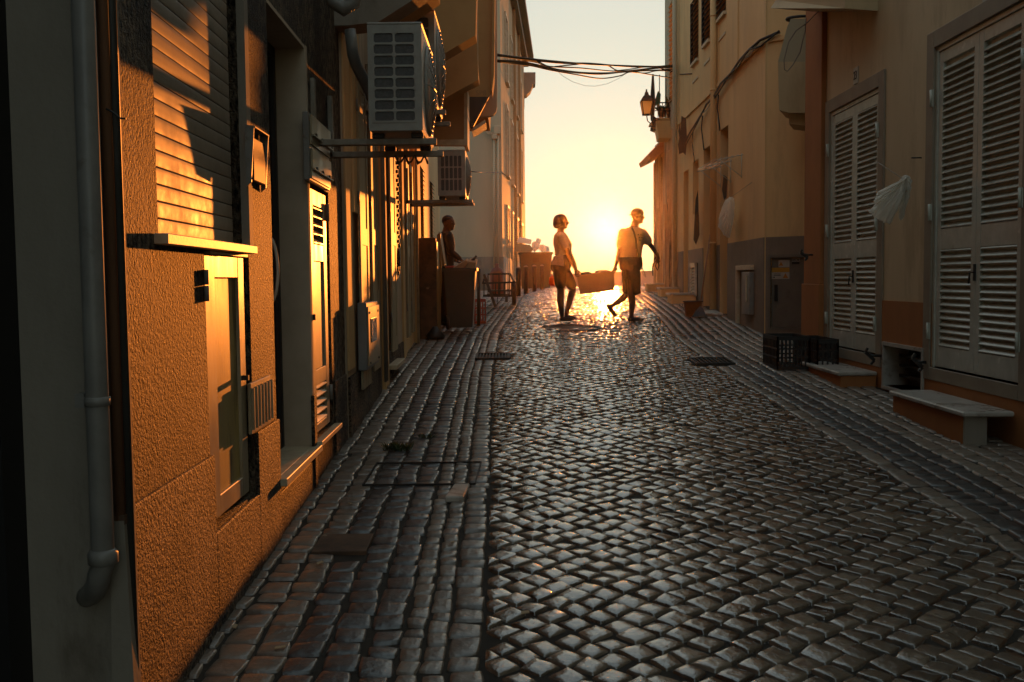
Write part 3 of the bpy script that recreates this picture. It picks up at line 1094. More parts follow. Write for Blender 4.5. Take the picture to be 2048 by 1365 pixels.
bay("concrete_haunch", "grey concrete haunch under the floor above the nearest air conditioner", "balcony", [
    ("haunch", [(640, -160), (640, 52), (697, 51), (757, 44), (823, 2), (870, -30), (870, -160)], 6.75, 0.25, PLASTER_GREY),
    ("slab", [(790, -160), (790, 22), (823, 2), (870, -30), (870, -160)], 7.05, 0.5, CONC)], CONC, (-1.0, 6.75, 3.2))
bay("stepped_bay", "brown stepped underside of the projecting floor behind the air conditioners", "balcony", [
    ("front_panel", [(730, -120), (730, 200), (797, 160), (881, 112), (951, 71), (953, -20), (953, -120)], 9.2, 0.3, CONC),
    ("front_rib", [(797, 167), (881, 119), (952, 77), (952, 70), (797, 156)], 9.56, 0.06, CONC),
    ("rear_panel", [(760, -60), (760, 268), (877, 204), (925, 177), (957, 160), (955, 118), (953, -60)], 10.6, 0.3, CONC),
    ("end_panel", [(790, -60), (790, 280), (935, 245), (983, 182), (987, -60)], 12.1, 0.12, CONC),
    ("end_rib", [(982, 180), (986, -60), (990, -60), (988, 150), (984, 182)], 12.0, 0.5, CONC)], CONC, (-0.9, 9.2, 2.8))
bay("rounded_bay", "pale bay with a rounded lower corner behind the brown stepped bay", "balcony", [
    ("panel", [(940, -60), (940, 234), (978, 233), (987, 230), (992, 224), (994, 214), (994, -60)], 12.9, 0.10, WHITE_WALL),
    ("rear_slab", [(880, 120), (880, 233), (962, 233), (976, 232), (980, 120)], 13.0, 1.3, CONC)], WHITE_WALL, (-0.9, 12.9, 2.8))
bay("awning_box", "brown awning box with pale edge trim over the third house", "awning", [
    ("panel", [(800, 245), (800, 281), (930, 281), (930, 176), (925, 176)], 11.0, 0.12, BROWN_WALL),
    ("edge_trim", [(928, 174), (928, 292), (935, 292), (935, 178)], 10.95, 0.5, SILL),
    ("lower_trim", [(800, 281), (800, 291), (935, 291), (935, 279)], 10.93, 0.10, SILL)], CONC, (-1, 11.0, 2.9))
bay("folded_awning", "dark triangular awning end below the rounded bay", "awning", [
    ("side_panel", [(935, 194), (978, 194), (944, 258), (936, 250)], 11.9, 0.08, DWOOD),
    ("lower_rail", [(942, 258), (970, 240), (972, 246), (944, 264)], 11.95, 0.5, SILL)], DWOOD, (-0.5, 11.9, 3.2))
# letters on the ledge above the awning
tx = MB()
pe = at(962, 187, 11.95)
put_text(tx, "SP8", 0.085, Frame((pe.x, pe.y), (1, 0), (0, -1)), 0, 0.0, pe.z, 1)
tag(tx.build("shop_lettering", BROWN_WALL), "raised letters standing above the triangular awning", "sign")

# the big building closing the left side
Yb = 29.0
xc = at(1004, 400, Yb).x
BF = Frame((xc, Yb), (0.055, 1), (1, 0))
hE = house("apartment_building", "tall pale building at the far end of the street on the left", (-2, 34, 1))
hE_H = 11.3
holes = []
cols = [(2.2, 3.1), (5.2, 6.1), (8.6, 9.6), (12.2, 13.2)]
for (a, b) in cols:
    for (c, e) in ((1.45, 3.7), (4.7, 6.8), (7.6, 9.6)):
        holes.append((a, b, c, e))
MB().wall(BF, 0, 16.5, 0.2, hE_H, holes, 0.0, 0.3).build("side_wall", BROWN_WALL, hE, label="wall along the street, lit by the sun")
fw = MB()
fw.poly([(xc - 5.5, Yb, 0.4), (xc - 0.0, Yb, 0.4), (xc - 0.0, Yb, hE_H), (xc - 5.5, Yb, hE_H)], (0, 0.3, 0))
fw.build("end_wall", WHITE_WALL, hE)
MB().box(W0, xc - 5.5, xc - 0.31, -Yb - 16, -Yb - 0.31, 0.4, hE_H).build("rear_wall", WHITE_WALL, hE)
dd_ = MB()
dd_.poly([(xc - 5.5, Yb - 0.03, 0.4), (xc + 0.03, Yb - 0.03, 0.4), (xc + 0.03, Yb - 0.03, at(990, 514, Yb).z), (xc - 5.5, Yb - 0.03, at(990, 514, Yb).z)], (0, 0.028, 0))
dd_.box(BF, 0.0, 16.4, 0.001, 0.03, 0.2, at(990, 514, Yb).z)
dd_.build("plinth", PLASTER_GREY, hE)
ev = MB()
ev.box(BF, -0.3, 16.6, -0.4, 0.45, hE_H, hE_H + 0.12)
ev.box(BF, -0.1, 16.5, 0.001, 0.22, hE_H - 0.3, hE_H - 0.002)
ev.build("eaves", DWOOD, hE)
MB().hexa([BF.p(-0.3, 0.45, hE_H + .12), BF.p(16.6, 0.45, hE_H + .12), BF.p(16.6, -6, hE_H + .12), BF.p(-0.3, -6, hE_H + .12),
           BF.p(-0.3, 0.45, hE_H + .2), BF.p(16.6, 0.45, hE_H + .2), BF.p(16.6, -3, hE_H + 1.3), BF.p(-0.3, -3, hE_H + 1.3)]).build("roof", TILE, hE)
for (a, b, c, e) in holes:
    f = MB()
    f.box(BF, a - 0.08, a, 0.001, 0.05, c, e + 0.08)
    f.box(BF, b, b + 0.08, 0.001, 0.05, c, e + 0.08)
    f.box(BF, a, b, 0.001, 0.05, e, e + 0.08)
    f.box(BF, a - 0.05, b + 0.05, 0.001, 0.10, c - 0.06, c)
    f.box(BF, a, b, -0.2, -0.15, c, e)
    wn = f.build("window", SILL, hE)
    MB().box(BF, a + 0.05, b - 0.05, -0.149, -0.14, c + 0.05, e - 0.05).build("pane", GLASS, wn)
pp = MB()
pp.box(BF, 6.9, 7.0, 0.0, 0.1, 1.2, hE_H - 0.3)
pp.box(BF, 10.6, 10.7, 0.0, 0.1, 1.2, hE_H - 0.3)
pp.build("pilaster", BROWN_WALL, hE)
cn = MB()
yk = 46.0
cn.poly(prof([(1040, 145), (1071, 145), (1071, 168), (1066, 170), (1061, 182), (1054, 189), (1049, 191), (1049, 214), (1040, 215)], yk), (0, 0.9, 0))
cn.build("cornice", PLASTER_GREY, hE)

# ================= RIGHT ROW =================
# house R1: two louvred doors
hR = house("cream_house", "cream house with orange dado and two tall louvred doors on the right", (3.6, 6, 0))
N0 = 0.0
D1 = rect(RF, 0, 2046, 1868, 97, 736, 1872)      # big nearer door
D2 = rect(RF, 0, 1758, 1660, 225, 692, 1664)
VT = rect(RF, 0, 1852, 1770, 690, 770, 1770)
ER = 11.05
D1 = (D1[0] - 0.02, D1[1], D1[2], D1[3])
MB().wall(RF, -6, ER, -0.6, RF_H, [D1, D2, VT], 0.0, 0.3).build("wall", PLASTER_CREAM, hR)
MB().box(RF, -6, ER - 0.0, -4.5, -0.35, -0.6, RF_H).build("rear_wall", PLASTER_CREAM, hR)
MB().box(RF, -6.1, ER + 0.1, -4.6, 0.25, RF_H, RF_H + 0.12).build("roof", TILE, hR)
zd = RF.w(1800, 603)
dd = MB()
dd.wall(RF, -6, RF.u(1653, 600), -0.4, zd, [(D1[0] - .0, D1[1], D1[2], 9), (D2[0], D2[1], D2[2], 9), VT], 0.012, 0.0115)
dd.build("dado", ORANGE, hR)
pq = MB()
pq.box(RF, RF.u(1650, 560), ER + 0.1, 0.0005, 0.055, RF.w(1640, 568), RF_H)
pq.box(RF, RF.u(1652, 560) , ER + 0.12, 0.0005, 0.075, -0.1, RF.w(1640, 568))
pq.build("pilaster", ORANGE, hR, bevel=0.006)
for (D, lab) in ((D1, "wide surround of the nearer door"), (D2, "narrow surround of the farther door")):
    f = MB()
    fw_ = 0.13
    a, b, c, e = D
    f.box(RF, a - fw_, a, 0.0, 0.022, c - 0.10, e + fw_)
    f.box(RF, b, b + fw_, 0.0, 0.022, c - 0.10, e + fw_)
    f.box(RF, a, b, 0.0, 0.0215, e, e + fw_)
    f.box(RF, a, b, -0.1, 0.0215, c - 0.10, c)
    f.build("door_surround", SURR, hR, bevel=0.004)
    g = MB()
    n1 = -0.045
    g.box(RF, a, a + 0.035, -0.2, n1 + 0.045, c, e)
    g.box(RF, b - 0.035, b, -0.2, n1 + 0.045, c, e)
    g.box(RF, a + 0.035, b - 0.035, -0.2, n1 + 0.0445, e - 0.04, e)
    g.box(RF, a + 0.035, b - 0.035, -0.2, -0.15, c, e - 0.04)
    door = g.build("door", ALU, hR, bevel=0.003)
    mu = (a + b) / 2
    mid = RF.w(1890 if D is D1 else 1680, 478 if D is D1 else 502)
    for (p, q) in ((a + 0.037, mu - 0.002), (mu + 0.002, b - 0.037)):
        shutter_leaf(door, RF, p, q, n1, c + 0.01, e - 0.042, mid, ALU, pitch=0.052)
    k = MB()
    for wv in (c + 0.22, mid + 0.15, e - 0.45):
        for uv in (a - 0.004, b + 0.004):
            k = MB().tube([RF.p(uv, 0.036, wv), RF.p(uv, 0.036, wv + 0.13)], 0.011, 8)
            k.box(RF, uv - 0.02, uv + 0.02, 0.023, 0.03, wv, wv + 0.13)
            k.build("hinge", ALU, door)
    k = MB()
    k.box(RF, mu - 0.012, mu + 0.012, n1 + 0.035, n1 + 0.045, mid - 0.32, mid - 0.2)
    k.tube([RF.p(mu, n1 + 0.045, mid - 0.26), RF.p(mu, n1 + 0.075, mid - 0.26), RF.p(mu + 0.0, n1 + 0.08, mid - 0.34)], 0.007, 6)
    k.build("handle", IRON, door)
# cellar vent
f = MB()
a, b, c, e = VT
f.box(RF, a - 0.0, a + 0.03, -0.25, 0.03, c, e)
f.box(RF, b - 0.03, b, -0.25, 0.03, c, e)
f.box(RF, a - 0.0, b, -0.25, 0.032, e, e + 0.03)
f.box(RF, a - 0.0, b, -0.25, 0.032, c - 0.03, c)
v = f.build("cellar_opening", MARBLE, hR, bevel=0.002)
f = MB()
f.box(RF, a + 0.03, b - 0.03, -0.24, -0.2, c, e)
for i in range(1, 4):
    wv = c + (e - c) * i / 4
    f.box(RF, a + 0.03, b - 0.03, -0.14, -0.115, wv - 0.012, wv + 0.012)
f.build("grille", BLACK, v)
# plates
for (s_, px, py, hh_, ww) in (("23", 1711, 152, 0.155, 0.12), ("20", 1978, -2, 0.17, 0.19)):
    u, w = RF.hit(px, py, 0.01)
    pl_ = MB().box(RF, u - ww / 2, u + ww / 2, 0.0005, 0.012, w - hh_ / 2, w + hh_ / 2).build("number_plate", MARBLE, hR, bevel=0.003)
    put_text(MB(), s_, 0.115, RF, u, 0.0135, w, -1, 0, 0.8).build("lettering", IRON, pl_)

# steps
def doorstep(name, label, u0, u1, n1, wtop, base_mat, leg=False):
    p0 = RF.p((u0 + u1) / 2, n1 / 2, gz(3.1, (u0 + u1) / 2))
    t = thing(name, p0, label, "step")
    MB().box(RF, u0 - 0.02, u1 + 0.02, 0.024, n1 + 0.025, wtop - 0.035, wtop).build("marble_top", MARBLE, t, bevel=0.009)
    b = MB()
    if leg:
        b.box(RF, u0 + 0.05, u1, n1 - 0.16, n1, gz(3, u0) - 0.2, wtop - 0.0355)
        b.box(RF, u0 + 0.55, u1, 0.024, n1 - 0.161, gz(3, u0) - 0.2, wtop - 0.036)
    else:
        b.box(RF, u0, u1, 0.024, n1, gz(3, u0) - 0.15, wtop - 0.0355)
    base = b.build("base", base_mat, t, bevel=0.006)
    if leg:
        MB().box(RF, u0 + 0.03, u0 + 0.049, n1 - 0.158, n1 - 0.002, gz(3, u0) - 0.2, wtop - 0.0355).build("end_face", PLASTER_GREY, t, bevel=0.006)
    return t


def wall_z(px, py, n):
    return RF.hit(px, py, n)


# nearer step: top's outer edge from (1784,777) to (1932,829)
na = 0.335
ua, wa_ = RF.hit(1786, 777, na)
ub, wb_ = RF.hit(1932, 829, na)
doorstep("door_step", "orange bench-like step with marble top under the nearer louvred door", ub, ua, na, (wa_ + wb_) / 2, ORANGE, True)
na = 0.35
ua, wa_ = RF.hit(1606, 722, na)
ub, wb_ = RF.hit(1681, 746, na)
doorstep("door_step", "low orange step with marble top beside the black crate", ub, ua, na, (wa_ + wb_) / 2, ORANGE)

# chamfered corner and house R2
CO = Vector((3.42, 13.4, 0))
CH = Frame((3.42, 13.4), (1.0, -0.80), (-0.8, -1.0))
hS = house("corner_house", "tan house with chamfered corner, narrow windows and grey dado on the right", (3.9, 16, 0.5))
zg = R2.w(1500, 480)
zch = CH.w(1570, 475)
E2 = 21.0
lw = []
def r2(xa, xb, yt, yb, xt=None):
    return rect(R2, 0, xa, xb, yt, yb, xt)
doors2 = [r2(1456, 1440, 262, 640, 1440), r2(1421, 1407, 300, 622, 1407), r2(1397, 1386, 325, 430, 1386), r2(1377, 1367, 345, 600, 1367)]
wins2 = [r2(1452, 1437, -60, 42, 1437), r2(1420, 1409, -90, 92, 1409), r2(1397, 1386, 8, 130, 1386)]
MB().wall(R2, 13.4, E2, 0.2, RF_H, doors2 + wins2, 0.0, 0.3).build("street_wall", PLASTER_TAN, hS)
cw = MB().wall(CH, 0.0, 1.5, 0.2, RF_H, [(CH.u(1542), CH.u(1620), CH.w(1545, 655), CH.w(1545, 516))], 0.0, 0.3)
cw.build("corner_wall", PLASTER_TAN, hS)
MB().wbox(3.75, 8, 13.9, E2, 0.2, RF_H).build("rear_wall", PLASTER_TAN, hS)
MB().wbox(3.2, 8, 13.2, E2, RF_H, RF_H + .12).build("roof", TILE, hS)
gd = MB()
gd.wall(R2, 13.4, E2, 0.2, zg, doors2, 0.012, 0.0115)
gd.wall(CH, 0.0, 1.5, 0.2, zg, [(CH.u(1542), CH.u(1620), CH.w(1545, 655), CH.w(1545, 516))], 0.012, 0.0115)
gd.build("dado", GREYDADO, hS)
# string course
zs = R2.w(1515, 96)
scx = MB()
scx.box(R2, 13.42, E2, 0.001, 0.035, zs - 0.04, zs + 0.03)
scx.box(CH, 0.02, 1.5, 0.001, 0.035, zs - 0.04, zs + 0.03)
scx.build("string_course", PLASTER_TAN, hS, bevel=0.004)
vb = MB()
vb.box(R2, R2.u(1546 - 70), R2.u(1466), 0.001, 0.02, zs + 0.03, RF_H)
vb.box(R2, R2.u(1437), R2.u(1434), 0.001, 0.02, zs + 0.03, RF_H)
vb.build("wall_rib", PLASTER_TAN, hS)
for i, D in enumerate(doors2):
    a, b, c, e = D
    f = MB()
    f.box(R2, a, a + 0.04, -0.26, -0.2, c, e)
    f.box(R2, b - 0.04, b, -0.26, -0.2, c, e)
    f.box(R2, a + 0.04, b - 0.04, -0.26, -0.21, c, e)
    f.build("door" if i != 2 else "window", DWOOD, hS)
for D in wins2:
    a, b, c, e = D
    f = MB()
    f.box(R2, a, b, -0.25, -0.2, c, e)
    f.box(R2, a - 0.04, b + 0.04, 0.0, 0.05, c - 0.05, c)
    f.box(R2, a, b, 0.001, 0.015, c - 0.35, c - 0.31)
    wn = f.build("window", SILL, hS)
    s = MB()
    s.box(R2, b - 0.0, b + 0.03, 0.0, 0.05, c, e)
    louvre(s, R2, a + 0.01, b - 0.01, 0.02, c, e, 0.09, 0.07, 0.008)
    s.build("shutter", IRON, wn)
# open shutters standing out beside the upper windows and lower doors
f = MB()
ud = r2(1397, 1387, 527, 592, 1387)
f.box(R2, ud[0], ud[1], 0.013, 0.03, ud[2], ud[3])
lv = f.build("vent_shutter", DWOOD, hS)
s = MB()
louvre(s, R2, ud[0] + 0.03, ud[1] - 0.03, 0.05, ud[2] + 0.02, ud[3] - 0.1, 0.055, 0.04, 0.006)
s.box(R2, ud[0], ud[0] + 0.03, 0.03, 0.07, ud[2], ud[3])
s.box(R2, ud[1] - 0.03, ud[1], 0.03, 0.07, ud[2], ud[3])
s.box(R2, ud[0], ud[1], 0.03, 0.075, ud[3] - 0.08, ud[3])
s.build("louvres", ALU, lv)
# electric cabinet on the chamfer
a, b, c, e = CH.u(1542), CH.u(1618), CH.w(1545, 655), CH.w(1545, 516)
CAB = M("cabinet_grey", (0.17, 0.15, 0.12), 0.5, (0.14, 0.12, 0.10), 6, stain=(0.1, 0.09, 0.07), stscale=5, st0=0.58, st1=0.7)
f = MB()
f.box(CH, a, b, -0.1, -0.02, c, e)
cab = f.build("cabinet_door", CAB, hS)
f = MB()
f.box(CH, a - 0.03, a, -0.1, 0.02, c, e)
f.box(CH, a - 0.03, b, -0.1, 0.021, e, e + 0.04)
f.box(CH, a - 0.03, b, -0.1, 0.021, c - 0.03, c)
f.build("frame", CAB, cab)
hu = CH.u(1551)
MB().box(CH, hu - 0.015, hu + 0.02, -0.02, 0.0, CH.w(1551, 603), CH.w(1551, 570)).build("handle", BLACK, cab)
STW = M("sticker_white", (0.5, 0.47, 0.42), 0.5)
STY = M("sticker_yellow", (0.55, 0.27, 0.03), 0.5)


def sticker(px, py, wpx, hpx, mat, nn=-0.0185):
    u, w = CH.hit(px, py, nn)
    u1, w1 = CH.hit(px + wpx, py, nn)
    u2, w2 = CH.hit(px, py + hpx, nn)
    return u, u1, w2, w, nn


u0, u1, w0, w1, nn = sticker(1543, 545.5, 36, 13, STW)
MB().box(CH, u0, u1, -0.0199, nn, w0, w1).build("sticker", STW, cab)
u0, u1, w0, w1, nn = sticker(1543, 536, 36, 9, STY)
MB().box(CH, u0, u1, -0.0199, nn, w0, w1).build("sticker", STY, cab)
u0, u1, w0, w1, nn = sticker(1557, 521, 22, 14, STW)
MB().box(CH, u0, u1, -0.0199, nn, w0, w1).build("sticker", STW, cab)
u0, u1, w0, w1, nn = sticker(1584, 517, 16, 7, STW)
MB().box(CH, u0, u1, -0.0199, nn, w0, w1).build("sticker", STW, cab)
u0, u1, w0, w1, nn = sticker(1584, 524, 15, 5, BLACK)
MB().box(CH, u0, u1, -0.0199, nn, w0, w1).build("sticker", BLACK, cab)
t_ = MB()
for (px, py, r) in ((1571, 552, 6), (1562, 528, 5)):
    u, w = CH.hit(px, py, -0.017)
    q = r * 13.0 / 1991
    t_.add([CH.p(u - q, -0.0165, w - q * 0.8), CH.p(u + q, -0.0165, w - q * 0.8), CH.p(u, -0.0165, w + q * 0.9)], [(0, 1, 2)])
t_.build("warning_triangle", M("sign_orange", (0.5, 0.18, 0.02), 0.5), cab)
t_ = MB()
u, w = CH.hit(1592, 520.5, -0.017)
put_text(t_, "SEOK", 0.045, CH, u, -0.0165, w, 1, -0.08)
for yy in (548.5, 551.5):
    u, w = CH.hit(1554, yy, -0.017)
    t_.box(CH, u - 0.05, u + 0.05, -0.0184, -0.0170, w - 0.004, w + 0.004)
u, w = CH.hit(1548, 555, -0.017)
t_.box(CH, u - 0.01, u + 0.01, -0.0184, -0.0170, w - 0.008, w + 0.008)
t_.build("lettering", IRON, cab)
# chimney breast on the chamfer with white funnel
ch = thing("extractor_duct", CH.p(0.9, 0.2, 3), "cream box duct with a white flared top on the chamfered corner", "duct")
Yd = 12.2
MB().poly(prof([(1556, 124), (1640, 124), (1640, 226), (1578, 226), (1558, 220)], Yd), (0.25, 0.6, 0)).build("box", PLASTER_CREAM, ch)
MB().poly(prof([(1578, 226), (1640, 226), (1640, 255), (1578, 248)], Yd + 0.12), (0.2, 0.5, 0)).build("bracket", PLASTER_CREAM, ch)
MB().poly(prof([(1556, 124), (1575, 52), (1582, 38), (1640, 38), (1640, 124)], Yd + 0.03), (0.25, 0.5, 0)).build("funnel", WHITE_WALL, ch)
c = at(1605, 38, Yd + 0.2)
f = MB()
f.tube([c + Vector((0.19 * math.cos(a), 0.12 * math.sin(a), 0)) for a in [i * math.pi / 12 for i in range(25)]], 0.018, 6)
f.build("rim", IRON, ch)

# the infill between R1 and the chamfer, far right alley end
hX = house("alley_wall", "plain wall closing the gap between the cream house and the corner house", (5, 12.5, 0.5), "wall")
MB().wbox(4.5, 8, 12.1, 12.4, 0.2, RF_H).build("wall", PLASTER_TAN, hX)

# balcony slab at the top right
bs = thing("balcony", (3.0, 10.0, 3.9), "pale balcony slab at the top of the orange pilaster", "balcony")
MB().poly([at(1541, 17, 10.6), at(1690, 17, 9.0) * 1.0, at(1690, 0, 9.0), at(1700, -40, 9.0), at(1541, -40, 10.6), at(1552, 0, 10.6)], (0.5, 0.15, 0)).build("slab", PLASTER_CREAM, bs)

# house R3, old weathered end house
hT = house("weathered_house", "old weathered house with flaking wall at the far right end", (4, 22, 1))
MB().wall(R2, E2 + 0.01, 24.2, 0.5, at(1330, 272, 22.5).z, [(22.0, 22.6, 1.2, 3.1), (23.3, 23.8, 1.25, 3.1)], -0.02, 0.3).build("wall", OLD_WALL, hT)
MB().wbox(3.85, 8, E2 + .01, 24.2, 0.5, at(1330, 272, 22.5).z).build("rear_wall", OLD_WALL, hT)
rb = MB()
for uu in (21.6, 21.9, 22.9, 23.1, 24.0):
    rb.box(R2, uu, uu + 0.08, -0.019, 0.03, 1.0, 4.2)
rb.build("wall_rib", OLD_WALL, hT)
zt = at(1330, 272, 22.5).z
MB().hexa([R2.p(22.6, 0.0, zt - .35), R2.p(24.4, 0.0, zt - .35), R2.p(24.4, 0.30, zt - .50), R2.p(22.6, 0.30, zt - .50),
           R2.p(22.6, 0.0, zt - .05), R2.p(24.4, 0.0, zt - .05), R2.p(24.4, 0.34, zt - .40), R2.p(22.6, 0.34, zt - .40)]).build("eaves", TILE, hT)
for (a, b, c, e) in ((22.0, 22.6, 1.2, 3.1), (23.3, 23.8, 1.25, 3.1)):
    MB().box(R2, a, b, -0.3, -0.2, c, e).build("door", DWOOD, hT)
# upper storey block of R3, set back, seen at the top
MB().wall(R2, E2 + 0.01, 22.4, zt, RF_H + 2, [(21.35, 21.75, 5.2, 7.3)], 0.0, 0.3).build("upper_wall", WHITE_WALL, hT)
s = MB()
louvre(s, R2, 21.35, 21.75, 0.0, 5.2, 7.3, 0.1, 0.08, 0.01)
s.build("shutter", SILL, hT)

# parapet
pa = MB()
pa.poly([at(1100, 600, 36.5).xyz * 1.0, at(1420, 600, 36.5), Vector((at(1420, 541, 36.5).x, 36.5, at(1420, 541, 36.5).z)), Vector((at(1100, 552, 36.5).x, 36.5, at(1100, 552, 36.5).z))], (0, 0.25, 0))
pt = thing("parapet_wall", (3.5, 36.5, 1.0), "low parapet wall across the top of the street", "wall")
pa.build("wall", PARA, pt)
cp_ = MB()
cp_.poly([Vector((at(1098, 552, 36.5).x, 36.45, at(1100, 552, 36.5).z)), Vector((at(1422, 541, 36.5).x, 36.45, at(1420, 541, 36.5).z)), Vector((at(1422, 538, 36.5).x, 36.45, at(1420, 538, 36.5).z)), Vector((at(1098, 549, 36.5).x, 36.45, at(1100, 549, 36.5).z))], (0, 0.35, 0))
cp_.build("coping", PARA, pt)
# ------------------------------------------------------------------ things on and along the walls
def sag(a, b, s, n=12):
    a, b = Vector(a), Vector(b)
    return [a.lerp(b, i / n) - Vector((0, 0, s * 4 * (i / n) * (1 - i / n))) for i in range(n + 1)]


def pipe_thing(name, label, cat, pts, r, mat, clamps=(), collars=(), fr=None, elbow=None):
    t = thing(name, pts[-1], label, cat)
    MB().tube(pts, r, 16).build("pipe", mat, t)
    for z in collars:
        p = Vector((pts[0].x, pts[0].y, z))
        MB().lathe(p, [(r * 1.02, 0), (r * 1.3, 0.004), (r * 1.3, 0.03), (r * 1.02, 0.04)], 16).build("collar", mat, t)
    for z in clamps:
        p = Vector((pts[0].x, pts[0].y, z))
        m_ = MB().lathe(p, [(r * 1.01, 0), (r * 1.12, 0.001), (r * 1.12, 0.022), (r * 1.01, 0.023)], 16)
        m_.wbox(p.x - r * 1.9, p.x - r * 1.05, p.y - 0.008, p.y + 0.12, z - 0.004, z + 0.03)
        m_.build("clamp", mat, t)
    return t


# near drainpipe on the pier (left)
pc = at(184, 500, 2.50)
zb = at(190, 1125, 2.50).z
pts = [Vector((pc.x, 2.50, 5.5)), Vector((pc.x, 2.50, zb)), at(198, 1150, 2.503), at(196, 1165, 2.51), at(190, 1180, 2.53), at(181, 1190, 2.58), at(175, 1193, 2.63)]
tdp = pipe_thing("drainpipe", "painted grey drainpipe on the dark pier at the left edge, ending in an elbow", "drainpipe", pts, 0.0285, GREYPAINT,
                 clamps=(at(184, 812, 2.5).z, at(184, -150, 2.5).z), collars=(zb - 0.005,))
# slim second pipe and dark conduit beside it
p2 = at(221, 500, 2.585)
z2 = at(228, 1040, 2.585).z
t = thing("slim_pipe", (p2.x, 2.585, z2), "slim rust-stained pipe squeezed beside the painted grey drainpipe", "pipe")
MB().tube([Vector((p2.x, 2.585, 5.5)), Vector((p2.x, 2.585, z2))], 0.016, 12).build("pipe", M("rusty_pipe", (0.26, 0.13, 0.07), 0.5, (0.18, 0.09, 0.05), 8, streak=5), t)
MB().wbox(p2.x - 0.02, p2.x + 0.018, 2.57, 2.6, z2 - 0.01, z2 + 0.015).build("clamp", RUST, t)
MB().hexa([Vector((p2.x - 0.035, 2.55, -0.1)), Vector((p2.x + 0.05, 2.55, -0.1)), Vector((p2.x + 0.05, 2.61, -0.1)), Vector((p2.x - 0.035, 2.61, -0.1)),
           Vector((p2.x - 0.02, 2.57, z2)), Vector((p2.x + 0.016, 2.57, z2)), Vector((p2.x + 0.016, 2.61, z2)), Vector((p2.x - 0.02, 2.61, z2))]).build("plaster_foot", PLASTER_GREY, t)
p3 = at(240, 500, 2.60)
MBc = MB().tube([Vector((p3.x, 2.60, 5.5)), Vector((p3.x, 2.60, -0.1))], 0.0125, 12)
o = MBc.build("conduit", DARKPIPE, None, loc=(p3.x, 2.6, 0))
tag(o, "thin dark conduit running down the very corner of the rendered house", "conduit")
# cable tie on it
p = at(212, 218, 2.56)
q = at(252, 238, 2.57)
o = MB().tube([p, p + (q - p) * 0.35, p + (q - p) * 0.7 + Vector((0, 0, -.006)), q], 0.0028, 6).build("wire", BLACKCABLE, None)
tag(o, "short black wire tied round the slim pipe and conduit", "wire")

# grille box on the wall beside the cupboard
n_ = 0.028
u0, u1 = LF.u(508, 800, n_), LF.u(548, 800, n_)
w0, w1 = LF.w(525, 860, n_), LF.w(520, 762, n_)
vt = thing("wall_vent", LF.p(u0, 0, w0), "small slatted vent box low on the wall between the cupboard and the doorway", "vent")
MB().box(LF, u0, u1, 0.001, 0.016, w0, w1).build("box", ALU_DIRTY, vt, bevel=0.003)
s = MB()
for i in range(7):
    uu = u0 + 0.012 + (u1 - u0 - 0.024) * i / 6
    s.box(LF, uu - 0.006, uu + 0.006, 0.0165, 0.028, w0 + 0.02, w1 - 0.02)
s.build("slats", ALU_DIRTY, vt)

# lamp hood / bell cover box
n_ = 0.045
u0, u1 = LF.u(511, 300, n_), LF.u(545, 300, n_)
w0, w1 = LF.w(520, 372, n_), LF.w(515, 252, n_)
ih = thing("intercom_hood", LF.p(u0, 0, w0), "open metal hood standing off the wall left of the dark doorway", "hood")
f = MB()
f.poly([LF.p(u0, 0.002, w1), LF.p(u0, n_ * 0.92, w1 - 0.01), LF.p(u0, n_ * 0.55, w0 + 0.01), LF.p(u0, 0.002, w0 - 0.01)], LF.d * 0.006)
f.build("near_cheek", GREYPAINT, ih)
f = MB()
f.poly([LF.p(u1 - 0.06, 0.002, w1), LF.p(u1 - 0.06, n_ * 0.92, w1 - 0.01), LF.p(u1 - 0.06, n_ * 0.55, w0 + 0.01), LF.p(u1 - 0.06, 0.002, w0 - 0.01)], LF.d * 0.006)
f.build("far_cheek", GREYPAINT, ih)
f = MB()
f.hexa([LF.p(u0 + 0.006, 0.002, w1 - 0.006), LF.p(u1 - 0.06, 0.002, w1 - 0.006), LF.p(u1 - 0.06, n_, w1 - 0.014), LF.p(u0 + 0.006, n_, w1 - 0.014),
        LF.p(u0 + 0.006, 0.002, w1), LF.p(u1 - 0.06, 0.002, w1), LF.p(u1 - 0.06, n_, w1 - 0.008), LF.p(u0 + 0.006, n_, w1 - 0.008)])
f.build("top", GREYPAINT, ih)
f = MB()
f.box(LF, u0 + 0.03, u1 - 0.08, 0.002, 0.03, w0 + 0.02, w1 - 0.05)
f.build("panel", IRON, ih, bevel=0.003)

